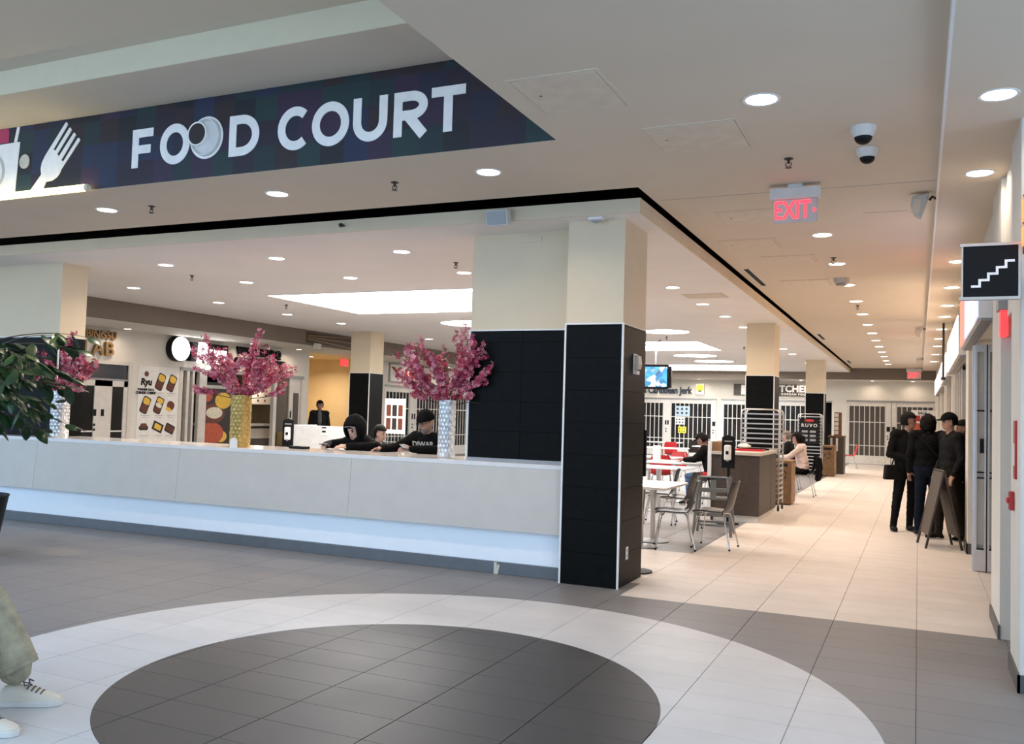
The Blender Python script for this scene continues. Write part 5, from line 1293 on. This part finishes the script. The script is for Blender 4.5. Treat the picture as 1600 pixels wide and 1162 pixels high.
for b2 in range(34):
    a = 2 * PI * b2 / 34 * 2.4 + rnd.uniform(-.3, .3); z0 = rnd.uniform(1.25, 2.15)
    if b2 % 4: a = rnd.uniform(-0.7, 1.2)          # the side that leans into the hall
    L_ = rnd.uniform(0.5, 0.95); el = rnd.uniform(0.0, 0.65); p = Vector((0.03 + 0.13 * (z0 - 1), 0.04, z0)); pts = [p.copy()]
    d = Vector((math.cos(a) * math.cos(el), math.sin(a) * math.cos(el), math.sin(el)))
    for i in range(6):
        d = (d + Vector((rnd.uniform(-.12, .12), rnd.uniform(-.12, .12), -0.10))).normalized(); p = p + d * L_ / 6; pts.append(p.copy())
    MB().tube(pts, [0.008, 0.007, 0.006, 0.005, 0.004, 0.003, 0.002], 5).build('branch', 'bark', t)
    for k in range(9):
        if cnt >= 295: break
        i = rnd.randint(1, 6); q = pts[i]; aa = a + rnd.uniform(-1.5, 1.5)
        o = link('leaf', LM[rnd.choice([0, 0, 0, 1, 2])], t, q); o.rotation_euler = (rnd.uniform(-.5, .5), rnd.uniform(-0.15, 0.95), aa); cnt += 1
# ================================================================== PEOPLE
import numpy as np
defm('skin', (0.42, 0.24, 0.17), rough=0.55, var=0.08, scale=25)
defm('skin_pale', (0.55, 0.36, 0.28), rough=0.55, var=0.08, scale=25)
defm('skin_brown', (0.26, 0.13, 0.085), rough=0.55, var=0.08, scale=25)
defm('cloth_black', (0.0050, 0.0050, 0.0055), rough=0.85, var=0.3, scale=18, bump=0.3, bscale=35, spec=0.12)
defm('cloth_charcoal', (0.0110, 0.0105, 0.0110), rough=0.8, var=0.3, scale=18, bump=0.3, bscale=35, spec=0.12)
defm('cloth_grey', (0.10, 0.10, 0.11), rough=0.85, var=0.2, scale=18)
defm('cloth_pale', (0.70, 0.55, 0.50), rough=0.85, var=0.08, scale=18, bump=0.3, bscale=35)
defm('cloth_blue', (0.05, 0.08, 0.20), rough=0.85, var=0.2, scale=18)
defm('denim_dark', (0.0060, 0.0090, 0.0175), rough=0.85, var=0.3, scale=25, spec=0.12)
defm('denim_blue', (0.04, 0.085, 0.17), rough=0.85, var=0.3, scale=25)
defm('denim_olive', (0.40, 0.37, 0.26), rough=0.85, var=0.25, scale=14, bump=0.5, bscale=90)
defm('trousers_brown', (0.0175, 0.0130, 0.0100), rough=0.85, var=0.2, spec=0.12)
defm('shoe_black', (0.0060, 0.0060, 0.0060), rough=0.5, spec=0.12)
defm('sole_white', (0.70, 0.68, 0.64), rough=0.6)
defm('shoe_cream', (0.72, 0.66, 0.55), rough=0.6, var=0.06)
defm('hair_dark', (0.0060, 0.0045, 0.0040), rough=0.6, var=0.4, scale=40, bump=0.6, bscale=120, spec=0.12)
defm('hair_brown', (0.06, 0.032, 0.018), rough=0.6, var=0.4, scale=40, bump=0.6, bscale=120)
defm('hair_grey', (0.17, 0.15, 0.13), rough=0.7, var=0.4, scale=40, bump=0.6, bscale=120)
defm('beard_grey', (0.20, 0.17, 0.15), rough=0.8, var=0.3, scale=60)
defm('eye_dark', (0.015, 0.012, 0.01), rough=0.3)
defm('lip', (0.30, 0.11, 0.09), rough=0.5)

V = Vector
STAND = dict(pelvis=(0, 0, .96), waist=(0, .005, 1.10), chest=(0, .0, 1.30), neck=(0, .0, 1.485), head=(0, .03, 1.63), shL=(-.175, 0, 1.43), shR=(.175, 0, 1.43), elL=(-.235, -.02, 1.15), elR=(.235, -.02, 1.15), wrL=(-.235, .10, .92), wrR=(.235, .10, .92),
             hipL=(-.085, 0, .92), hipR=(.085, 0, .92), knL=(-.10, .03, .50), knR=(.10, .03, .50), anL=(-.11, -.02, .085), anR=(.11, -.02, .085))
SIT = dict(pelvis=(0, 0, .55), waist=(0, .0, .68), chest=(0, .02, .90), neck=(0, .04, 1.075), head=(0, .08, 1.215), shL=(-.175, .02, 1.03), shR=(.175, .02, 1.03), elL=(-.24, .10, .80), elR=(.24, .10, .80), wrL=(-.15, .34, .82), wrR=(.15, .34, .82),
           hipL=(-.085, .02, .53), hipR=(.085, .02, .53), knL=(-.11, .42, .52), knR=(.11, .42, .52), anL=(-.11, .40, .085), anR=(.11, .40, .085))

def person(label, loc, rz, base, over, mats, bulk=1.0, look=None, voxel=0.011, fat=1.0, legw=1.0, shoes=True, fingers=True, toes=None, wrinkle=0.006, hem=1.0):
    J = {k: V(v) for k, v in base.items()}
    for k, v in over.items(): J[k] = V(v)
    keys = []; prims = []
    def reg(r):
        if r not in keys: keys.append(r)
        return keys.index(r)
    def tubep(pts, rad, r, n=14):
        pts = [V(p) for p in pts]
        m.tube(pts, rad, n); prims_add_seg(pts, rad, r)
        for p, q in zip(pts, rad): m.ell(p, (q, q, q), 12, 8)
    def prims_add_seg(pts, rad, r):
        for i in range(len(pts) - 1): prims.append(('s', pts[i], pts[i + 1], rad[i], rad[i + 1], reg(r)))
    def ellp(c, rr, r, rot=None, bias=0.0):
        m.ell(c, rr, 16, 10, rot); prims.append(('e', V(c), rr, rot if rot is not None else Matrix.Identity(3), reg(r), bias))
    m = MB(); b = bulk
    f = (look or V((0, 1, 0))).normalized(); rt = f.cross(V((0, 0, 1))).normalized(); up = rt.cross(f).normalized()
    HR = Matrix((rt, f, up)).transposed()
    hc = J['head']
    # torso as a chain of ellipses
    right = (J['shR'] - J['shL']).normalized()
    def orient(d):
        z = d.normalized(); y = z.cross(right).normalized(); x = y.cross(z).normalized()
        return Matrix((x, y, z)).transposed()
    R1 = orient(J['chest'] - J['pelvis']); R2 = orient(J['neck'] - J['chest'])
    ellp(J['pelvis'], (.165 * b * fat, .125 * b * fat, .13), 'legs', R1)
    ellp(J['pelvis'].lerp(J['waist'], .55), (.165 * b * fat, .128 * b * fat, .14), 'top', R1)
    ellp(J['waist'].lerp(J['chest'], .35), (.165 * b * fat, .125 * b * fat, .19), 'top', R1)
    ellp(J['chest'], (.180 * b, .125 * b, .19), 'top', R2)
    tubep([J['shL'], J['neck'] - R2 @ V((0.03, 0, .03))], [.075 * b, .062], 'top'); tubep([J['shR'], J['neck'] - R2 @ V((-0.03, 0, .03))], [.075 * b, .062], 'top')
    # neck, head, face
    tubep([J['neck'] - V((0, 0, .03)), hc - up * .05], [.056, .052], 'skin')
    ellp(hc + up * .02, (.074, .094, .108), 'skin', HR); ellp(hc - up * .055 + f * .022, (.056, .066, .062), 'skin', HR)
    ellp(hc + f * .096 - up * .014, (.012, .018, .022), 'skin', HR); ellp(hc + f * .088 + up * .008, (.009, .012, .022), 'skin', HR)
    for s_ in (-1, 1):
        ellp(hc + rt * .074 * s_ - f * .005 - up * .005, (.012, .02, .032), 'skin', HR)
        ellp(hc + rt * .031 * s_ + f * .084 + up * .014, (.012, .010, .005), 'eye', HR, -.001)
        ellp(hc + rt * .032 * s_ + f * .088 + up * .034, (.018, .008, .004), 'brow', HR, -.001)
    ellp(hc + f * .086 - up * .056, (.022, .010, .006), 'lip', HR, -.003)
    if 'beard' in mats: ellp(hc - up * .075 + f * .04, (.052, .052, .045), 'beard', HR, -.004)
    # arms and hands
    for s_, k in ((-1, 'L'), (1, 'R')):
        sh, el, wr = J['sh' + k], J['el' + k], J['wr' + k]
        tubep([sh, el], [.066 * b, .050 * b], 'top'); tubep([el, wr], [.050 * b, .036 * b], 'top')
        d = (wr - el).normalized()
        side = J.get('thumb' + k, V((-s_, 0.2, 0.35))); side = V(side); side = (side - d * side.dot(d)).normalized(); pn = d.cross(side).normalized()
        if pn.z > 0.0 and abs(pn.z) > .1: pn = -pn
        pc = wr + d * .055
        R = Matrix((side, pn, d)).transposed()
        tubep([wr - d * .01, wr + d * .03], [.026, .025], 'skin', 10); ellp(pc, (.040, .016, .048), 'skin', R)
        curl = J.get('curl' + k, V((0.6, 0, 0))).x
        if fingers:
            for q, ln in ((-.75, .060), (-.25, .075), (.25, .080), (.75, .072)):
                p0 = pc + side * (.030 * q) + d * .036
                d1 = (d * math.cos(curl * .6) + pn * math.sin(curl * .6) + side * .08 * q).normalized(); p1 = p0 + d1 * ln * .55
                d2 = (d * math.cos(curl * 1.5) + pn * math.sin(curl * 1.5)).normalized(); p2 = p1 + d2 * ln * .5
                tubep([p0, p1, p2], [.0095, .009, .0078], 'skin', 8)
            t0 = pc + side * .030 - d * .015; t1 = t0 + (side * .7 + d * .6 + pn * .3).normalized() * .038; t2 = t1 + (d * .9 + pn * .45 + side * .1).normalized() * .030
            tubep([t0, t1, t2], [.013, .011, .009], 'skin', 8)
    # legs
    for s_, k in ((-1, 'L'), (1, 'R')):
        hp, kn, an = J['hip' + k], J['kn' + k], J['an' + k]
        lw = legw
        tubep([hp, hp.lerp(kn, .5), kn], [.092 * fat, .080 * (fat + lw) / 2, .064 * lw], 'legs')
        tubep([kn, kn.lerp(an, .4), an + (kn - an).normalized() * (-.01)], [.064 * lw, .058 * lw, .046 * lw * hem], 'legs')
        td = V((toes or {}).get(k, (0.12 * s_, 1, 0))).normalized()
        if shoes:
            R = Matrix((td.cross(V((0, 0, 1))), td, V((0, 0, 1)))).transposed()
            ellp(V((an.x, an.y, an.z - .045)) + td * .055, (.046, .135, .042), 'shoe', R); ellp(V((an.x, an.y, an.z - .05)) - td * .02, (.042, .06, .04), 'shoe', R)
            ellp(V((an.x, an.y, an.z - .072)) + td * .05, (.048, .142, .014), 'sole', R)
    me0 = m.mesh('figure', 'skin')
    tmp = bpy.data.objects.new('figure', me0); COL.objects.link(tmp)
    md = tmp.modifiers.new('r', 'REMESH'); md.mode = 'VOXEL'; md.voxel_size = voxel
    dg = bpy.context.evaluated_depsgraph_get(); dg.update()
    me = bpy.data.meshes.new_from_object(tmp.evaluated_get(dg)); bpy.data.objects.remove(tmp); bpy.data.meshes.remove(me0)
    bm = bmesh.new(); bm.from_mesh(me)
    for _ in range(2): bmesh.ops.smooth_vert(bm, verts=bm.verts, factor=0.5, use_axis_x=True, use_axis_y=True, use_axis_z=True)
    bm.to_mesh(me); bm.free()
    # region of each face = nearest primitive
    nf = len(me.polygons); C = np.empty(nf * 3); me.polygons.foreach_get('center', C); C = C.reshape(-1, 3)
    best = np.full(nf, 1e9); idx = np.zeros(nf, int)
    def dist(pr, P):
        if pr[0] == 's':
            a, bq = np.array(pr[1]), np.array(pr[2]); ab = bq - a; t = np.clip(((P - a) @ ab) / (ab @ ab + 1e-12), 0, 1)
            return np.linalg.norm(P - (a + t[:, None] * ab), axis=1) - (pr[3] + (pr[4] - pr[3]) * t), pr[5]
        Rm = np.array(pr[3]); q = ((P - np.array(pr[1])) @ Rm) / np.array(pr[2]); n = np.linalg.norm(q, axis=1)
        return (n - 1) * min(pr[2]) * (1 if min(pr[2]) > .03 else .9) + pr[5], pr[4]
    for pr in prims:
        dd, r = dist(pr, C); k = dd < best; best[k] = dd[k]; idx[k] = r
    me.materials.clear()
    dflt = dict(skin='skin', top='cloth_black', legs='cloth_black', shoe='shoe_black', sole='sole_white', eye='eye_dark', brow='hair_dark', lip='lip', beard='beard_grey')
    dflt.update(mats)
    for r in keys: me.materials.append(M[dflt[r]])
    me.polygons.foreach_set('material_index', idx.astype(np.int32))
    # cloth folds
    if wrinkle:
        cloth = {keys.index(r) for r in ('top', 'legs') if r in keys}; mark = set()
        for p in me.polygons:
            if p.material_index in cloth: mark.update(p.vertices)
        nr = [v.normal.copy() for v in me.vertices]
        for i in mark:
            v = me.vertices[i]; c = v.co
            v.co = c + nr[i] * wrinkle * (noise.noise(V((c.x * 14, c.y * 14, c.z * 24))) + .6 * noise.noise(c * 34))
    me.shade_smooth(); me.update(); me.name = 'body'
    t = thing('person', label, 'person', loc, rz)
    link('body', me, t)
    return t, J, HR, hc

def shell(parent, nm, m_, c, R, rad, keep, thick=0.012, nz=0.0, nu=28, nv=20, sc=30):
    """part of an ellipsoid: hair, hood, cap"""
    e = MB().ell((0, 0, 0), rad, nu, nv)
    bm = bmesh.new(); vs = [bm.verts.new(p) for p in e.v]
    for f_ in e.f:
        q = sum((V(e.v[i]) for i in f_), V()) / len(f_); u = V((q.x / rad[0], q.y / rad[1], q.z / rad[2]))
        if keep(u): bm.faces.new([vs[i] for i in f_])
    for v in [v for v in bm.verts if not v.link_faces]: bm.verts.remove(v)
    for v in bm.verts:
        p = v.co.copy()
        if nz: p = p * (1 + nz * noise.noise(p * sc) + nz * .6 * noise.noise(p * sc * 2.3))
        v.co = V(c) + R @ p
    bmesh.ops.recalc_face_normals(bm, faces=bm.faces)
    me = bpy.data.meshes.new(nm); bm.to_mesh(me); bm.free(); me.materials.append(M[m_]); me.shade_smooth()
    o = link(nm, me, parent); s_ = o.modifiers.new('solid', 'SOLIDIFY'); s_.thickness = thick; s_.offset = 1
    return o
HAIR = lambda u: u.z > 0.28 or (u.y < 0.05 and u.z > -0.55)
HAIR_LONG = lambda u: u.z > 0.30 or u.y < 0.05
def hair(t, HR, hc, m_, long=False, nz=0.05, s=1.0, keep=None):
    return shell(t, 'hair', m_, hc + HR @ V((0, -.004, .022)), HR, (.084 * s, .104 * s, .116 * s), keep or (HAIR_LONG if long else HAIR), 0.012, nz)
def stool(lb, x, y, h=0.70):
    t = thing('bar_stool', lb, 'stool', (x, y, 0), 0, 'bar stools at the counter')
    MB().lathe([(0.0001, h - .05), (0.16, h - .045), (0.18, h - .02), (0.17, h), (0.0001, h + .002)], 24).build('seat', 'black_plastic', t, smooth=True)
    MB().cyl((0, 0, 0.03), (0, 0, h - .05), 0.022).build('column', 'chrome', t); MB().lathe([(0.0001, 0), (0.2, 0), (0.19, .02), (0.03, .035), (0.0001, .035)], 24).build('base', 'chrome', t, smooth=True)
    MB().tube([(0.13 * math.cos(a), 0.13 * math.sin(a), .28) for a in [2 * PI * i / 20 for i in range(20)]], 0.009, 6, closed=True).build('foot_ring', 'chrome', t)
def phone(lb, loc, rot, sx=.075, sy=.15):
    o = MB().obox((0, 0, 0), (sx, sy, .009), rot).build('phone', 'black_plastic', None, loc, bevel=0.002)
    return tag(o, lb, 'phone', 'phones in hands')

# 1 hooded person at the counter
look = V((0.10, 1, -0.35))
t, J, HR, hc = person('person in a black hooded jacket leaning on the counter over a phone', (-6.20, 9.24, 0), PI, SIT,
    dict(pelvis=(0, -.02, .82), waist=(0, .0, .95), chest=(0, .04, 1.09), neck=(.0, .07, 1.205), head=(0.01, .13, 1.325), shL=(-.17, .07, 1.17), shR=(.17, .07, 1.17), elL=(-.33, .14, 1.15), elR=(.33, .20, 1.15), wrL=(-.10, .43, 1.145), wrR=(.23, .42, 1.145),
         hipL=(-.085, 0, .80), hipR=(.085, 0, .80), knL=(-.11, .18, .62), knR=(.11, .18, .62), anL=(-.10, .10, .33), anR=(.10, .10, .33)), dict(skin='skin_pale', top='cloth_black', legs='cloth_black'), bulk=1.05, look=look, voxel=.008)
shell(t, 'hood', 'cloth_black', hc + HR @ V((0, -.012, .022)), HR, (.112, .145, .160), lambda u: not (u.y > 0.30 and -0.95 < u.z < 0.42 and abs(u.x) < 0.70), 0.018, 0.06, sc=11)
MB().ell((0.0, .04, 1.225), (.150, .135, .065), 20, 10).build('hood_collar', 'cloth_black', t, smooth=True)
shell(t, 'hair_fringe', 'hair_dark', hc + HR @ V((0, 0, .022)), HR, (.082, .102, .114), lambda u: u.z > .35, 0.006)
MB().tube([hc + HR @ V((.088 * math.sin(a), .092 + .03 * math.cos(a) - .03, .085 - .015 * abs(a))) for a in [-1.1 + 2.2 * i / 10 for i in range(11)]], .006, 6).build('hood_stripe', 'sign_grey', t)
phone('dark phone held low over the counter by the hooded person', (-6.37, 8.735, 1.16), Matrix.Rotation(1.2, 3, 'Z'))
stool('bar stool under the hooded person', -6.20, 9.27)
# 2 older man with beanie
look = V((0.35, 1, -0.30))
t, J, HR, hc = person('bearded man in a black beanie and lettered hoodie leaning on the counter', (-5.20, 9.28, 0), PI, SIT,
    dict(pelvis=(0, -.02, .82), waist=(0, .0, .97), chest=(0.02, .06, 1.17), neck=(.02, .10, 1.31), head=(0.035, .15, 1.445), shL=(-.19, .08, 1.27), shR=(.20, .10, 1.27), elL=(-.26, .26, 1.15), elR=(.36, .28, 1.15), wrL=(.06, .42, 1.15), wrR=(.44, .46, 1.14),
         hipL=(-.085, 0, .80), hipR=(.085, 0, .80), knL=(-.11, .2, .62), knR=(.11, .2, .62), anL=(-.10, .10, .33), anR=(.10, .10, .33)), dict(skin='skin', top='cloth_black', legs='cloth_charcoal', beard='beard_grey'), bulk=1.12, look=look, voxel=.008)
shell(t, 'beanie', 'cloth_black', hc + HR @ V((0, -.006, .034)), HR, (.088, .108, .122), lambda u: u.z > 0.05, 0.014, 0.03)
g = MB()
for s_ in (-1, 1): g.tube([hc + HR @ V((s_ * .034 + .026 * math.cos(a), .104, .012 + .02 * math.sin(a))) for a in [2 * PI * i / 12 for i in range(12)]], .0025, 5, closed=True).tube([hc + HR @ V((s_ * .062, .10, .016)), hc + HR @ V((s_ * .082, .0, .016))], .0025, 5)
g.tube([hc + HR @ V((-.01, .106, .014)), hc + HR @ V((.01, .106, .014))], .0025, 5).build('glasses', 'black_plastic', t)
lt = link('chest_lettering', text_mesh('DIWAR', .085, .006, 'sign_grey', 'y', .002), t, (0.02, .235, 1.20)); lt.rotation_euler = (0.35, 0, PI)
phone('dark phone between the hands of the man in the beanie', (-5.33, 8.81, 1.175), Matrix.Rotation(0.9, 3, 'Z') @ Matrix.Rotation(.3, 3, 'X'))
stool('bar stool under the man in the beanie', -5.20, 9.32)
# 3 person in profile behind the hood
t, J, HR, hc = person('person with dark hair seated in profile behind the hooded person', (-7.47, 11.5, 0), -PI / 2, SIT, dict(), dict(skin='skin_pale', top='cloth_charcoal', legs='denim_dark'), look=V((0, 1, -.1)))
hair(t, HR, hc, 'hair_dark')
stool('low stool under the person seated in profile', -7.47, 11.5, 0.44)
# 4 standing man by the yellow recess
t, J, HR, hc = person('man in a dark open jacket and grey shirt standing before the yellow recess', (-14.1, 19.05, 0), PI + 0.75, STAND, dict(wrL=(-.20, .14, .95), wrR=(.20, .14, .95)), dict(skin='skin_brown', top='cloth_charcoal', legs='cloth_black'), bulk=1.1, look=V((.4, 1, 0)))
hair(t, HR, hc, 'hair_dark')
R_ = Matrix.Identity(3); MB().ell((0, .075, 1.26), (.075, .075, .24), 14, 12).build('grey_shirt', 'cloth_grey', t, smooth=True)
# 5 seated man in black jacket
t, J, HR, hc = person('man in a black jacket and blue jeans bent over the table with the laptop', (-3.42, 16.5, 0), PI / 2, SIT, dict(chest=(0, .08, .90), neck=(0, .14, 1.06), head=(0, .20, 1.19), shL=(-.18, .12, 1.02), shR=(.18, .12, 1.02), elL=(-.24, .28, .84), elR=(.24, .28, .84), wrL=(-.12, .48, .82), wrR=(.12, .48, .82)),
    dict(skin='skin_brown', top='cloth_black', legs='denim_blue'), bulk=1.25, look=V((0, 1, -.7)))
hair(t, HR, hc, 'hair_dark')
sh_ = MB().box(-.20, -.20, 0, .20, -.17, .14).build('red_garment', 'red_plastic', t, (0.0, -0.02, .52), bevel=.01)
MB().box(-.195, -.16, .47, -.175, .22, .62).build('red_panel', 'red_plastic', t, bevel=.006)
# 6 woman in the pale sweater
t, J, HR, hc = person('woman in a pale pink sweater and black trousers seated at the corridor edge', (-2.24, 20.1, 0), PI / 2, SIT, dict(chest=(0, .05, .90), neck=(0, .08, 1.07), head=(0, .13, 1.21), elL=(-.23, .28, .82), elR=(.23, .28, .82), wrL=(-.12, .50, .80), wrR=(.12, .50, .80)),
    dict(skin='skin', top='cloth_pale', legs='cloth_black'), bulk=1.02, look=V((0.2, 1, -.25)))
hair(t, HR, hc, 'hair_dark', True, .06, 1.08)
MB().ell(hc + HR @ V((0, -.12, -.03)), (.06, .06, .08), 14, 10).build('hair_bun', 'hair_dark', t, smooth=True)
# 7 man with glasses
t, J, HR, hc = person('man with glasses and a dark jacket seated behind the woman in pale pink', (-2.76, 22.0, 0), PI / 2, SIT, dict(), dict(skin='skin_pale', top='cloth_charcoal', legs='denim_dark'), bulk=1.15, look=V((0, 1, 0)))
hair(t, HR, hc, 'hair_grey')
g = MB()
for s_ in (-1, 1): g.tube([hc + HR @ V((s_ * .034 + .024 * math.cos(a), .102, .012 + .018 * math.sin(a))) for a in [2 * PI * i / 10 for i in range(10)]], .003, 5, closed=True).tube([hc + HR @ V((s_ * .06, .098, .014)), hc + HR @ V((s_ * .08, .0, .014))], .003, 5)
g.build('glasses', 'sign_grey', t)
# 8 - 11 standing group by the right shops
t, J, HR, hc = person('man in a black jacket with a hand on his stomach, left of the group', (-0.14, 14.75, 0), 0.35 + PI, STAND, dict(wrL=(-.06, .20, 1.04), elL=(-.26, .04, 1.12), wrR=(.06, .17, 1.08), elR=(.27, .02, 1.14), anR=(.22, .05, .085), knR=(.17, .06, .50), anL=(-.05, -.05, .085), knL=(-.06, .0, .5)),
    dict(skin='skin', top='cloth_black', legs='cloth_black', sole='shoe_black'), bulk=1.2, look=V((-.85, .4, 0)), legw=1.05)
hair(t, HR, hc, 'hair_dark', False, .07, 1.06)
bag = MB().prism([(-.12, 0), (.12, 0), (.10, .22), (-.10, .22)], 'y', -.05, .05).build('shoulder_bag', 'cloth_charcoal', None, (-0.36, 14.62, .76), .5, bevel=.02); tag(bag, 'black shoulder bag hanging at the hip of the left man of the group', 'bag')
MB().tube([(-.0, 0, .21), (.10, .02, .45), (.22, .03, .62)], .010, 6).build('bag_strap', 'cloth_charcoal', bag)
t, J, HR, hc = person('person with curly dark hair and dark jeans seen from behind in the group', (0.13, 14.32, 0), 0.1, STAND, dict(head=(0, .03, 1.585), neck=(0, 0, 1.45), anL=(-.13, 0, .085), anR=(.10, .05, .085)), dict(skin='skin', top='cloth_black', legs='denim_dark'), bulk=1.2, legw=1.1)
hair(t, HR, hc, 'hair_dark', True, .22, 1.16)
MB().tube([(-.16, -.11, 1.44), (0, -.16, 1.28), (.17, -.13, 1.08)], .012, 6).build('bag_strap', 'cloth_charcoal', t)
t, J, HR, hc = person('man in a dark cap and brown trousers facing the group, right side', (0.42, 13.98, 0), PI / 2 + .5, STAND, dict(anL=(-.12, -.12, .085), anR=(.10, .12, .085), knL=(-.10, -.02, .5), knR=(.10, .10, .5)), dict(skin='skin', top='cloth_charcoal', legs='trousers_brown'), bulk=1.1, look=V((0.1, 1, -.1)), legw=1.15)
shell(t, 'cap', 'cloth_black', hc + HR @ V((0, -.004, .03)), HR, (.088, .110, .112), lambda u: u.z > 0.15, 0.012, .01)
MB().ell(hc + HR @ V((0, .115, .052)), (.07, .07, .012), 18, 8, HR).build('cap_brim', 'cloth_black', t, smooth=True)
hair(t, HR, hc, 'hair_dark', keep=lambda u: u.y < 0 and -.5 < u.z < .3)
t, J, HR, hc = person('person in a black puffer jacket half hidden behind the right pier', (0.62, 14.55, 0), PI / 2 + .2, STAND, dict(head=(0, .03, 1.54), neck=(0, 0, 1.42), wrR=(.20, .12, .82), wrL=(-.24, .10, .84)), dict(skin='skin', top='cloth_black', legs='cloth_black'), bulk=1.25, wrinkle=.016)
hair(t, HR, hc, 'hair_dark')
# 12 person on the bench at the lower left edge
t, J, HR, hc = person('seated person at the left edge in wide faded jeans and cream sneakers', (-4.63, 2.97, 0), -1.147, SIT, dict(anL=(-.13, .43, .20), anR=(.27, .45, .16), knL=(-.13, .27, .53), knR=(.24, .40, .51), wrL=(-.18, .05, .66), wrR=(.20, .05, .66), elL=(-.26, -.12, .80), elR=(.26, -.12, .80), chest=(0, -.04, .90), neck=(0, -.04, 1.075), head=(0, -.01, 1.215), shL=(-.175, -.05, 1.03), shR=(.175, -.05, 1.03)),
    dict(skin='skin', top='cloth_blue', legs='denim_olive'), look=V((0, 1, -.1)), voxel=.009, legw=1.5, hem=1.2, shoes=False, wrinkle=.007)
hair(t, HR, hc, 'hair_brown')
for s_, k in ((-1, 'L'), (1, 'R')):
    # wide trouser leg with an open frayed hem
    kn, an = J['kn' + k], J['an' + k]; ax = (an - kn).normalized(); X_, Y_ = MB().frame(ax); n = 28; vs = []; fs = []
    L_ = (an - kn).length + (.02 if k == 'L' else .03)
    for i in range(15):
        u = i / 14; c_ = kn + ax * L_ * u; r_ = .097 + .022 * u
        if i == 14: r_ -= .0
        for j in range(n):
            a = 2 * PI * j / n; w_ = 1 + .07 * math.sin(3 * a + 2 + u * 2) * (u ** 1.2) + .05 * noise.noise(V((math.cos(a) * 2, math.sin(a) * 2 + s_ * 5, u * 5)))
            vs.append(c_ + (X_ * math.cos(a) + Y_ * math.sin(a)) * r_ * w_)
    fs = [(i * n + j, i * n + (j + 1) % n, (i + 1) * n + (j + 1) % n, (i + 1) * n + j) for i in range(14) for j in range(n)]
    tl = MB().add(vs, fs).build('trouser_leg', 'denim_olive', t, smooth=True); q = tl.modifiers.new('solid', 'SOLIDIFY'); q.thickness = .006
    MB().tube([V(p) for p in vs[13 * n:14 * n]], .005, 6, closed=True).build('hem', 'denim_olive', tl, smooth=True)
    an = V((an.x, an.y, 0)); prof = []
    s = MB(); n = 14; rings = [(-.075, .030, .075), (-.06, .036, .095), (-.02, .040, .105), (.03, .041, .10), (.08, .044, .085), (.13, .047, .066), (.175, .045, .052), (.205, .034, .040), (.218, .015, .028)]
    vs = []; fs = []
    for (yy, hw, hh) in rings:
        for j in range(n):
            a = PI * j / (n - 1); vs.append((hw * math.cos(a), yy, .028 + (hh - .02) * max(0.0, math.sin(a)) ** .7))
    for i in range(len(rings) - 1):
        for j in range(n - 1): fs.append((i * n + j, i * n + j + 1, (i + 1) * n + j + 1, (i + 1) * n + j))
    fs += [tuple(range(n)), tuple(range((len(rings) - 1) * n, len(rings) * n))]
    sh = s.add(vs, fs).build('sneaker', 'shoe_cream', t, (an.x, an.y + .02, 0), -.12 * s_, smooth=True)
    out = [(-.043, -.07), (-.046, .0), (-.05, .10), (-.048, .17), (-.034, .215), (0, .232), (.034, .215), (.048, .17), (.05, .10), (.046, 0), (.043, -.07), (.02, -.088), (-.02, -.088)]
    MB().prism(out, 'z', 0.0, .030).build('sole', 'sole_white', sh, bevel=.006)
    for q in range(4): MB().tube([(-.032, .06 + .022 * q, .092 - .009 * q), (0, .065 + .022 * q, .108 - .010 * q), (.032, .06 + .022 * q, .092 - .009 * q)], .0045, 6).build('lace', 'cloth_grey', sh)
    MB().tube([(0, .06, .112), (.03, .04, .128), (.05, .055, .115), (.02, .06, .112)], .004, 6).tube([(0, .06, .112), (-.03, .045, .126), (-.05, .06, .11)], .004, 6).build('lace_bow', 'cloth_grey', sh)
b = thing('bench', 'wooden bench under the seated person at the left edge', 'bench', (-4.67, 2.96, 0), -1.147)
MB().box(-.20, -.30, .40, 1.1, .12, .45).build('seat_board', 'wood', b, bevel=.006)
for x in (-.12, 1.0): MB().box(x - .03, -.26, 0, x + .03, .16, .40).build('leg', 'steel_grey', b)
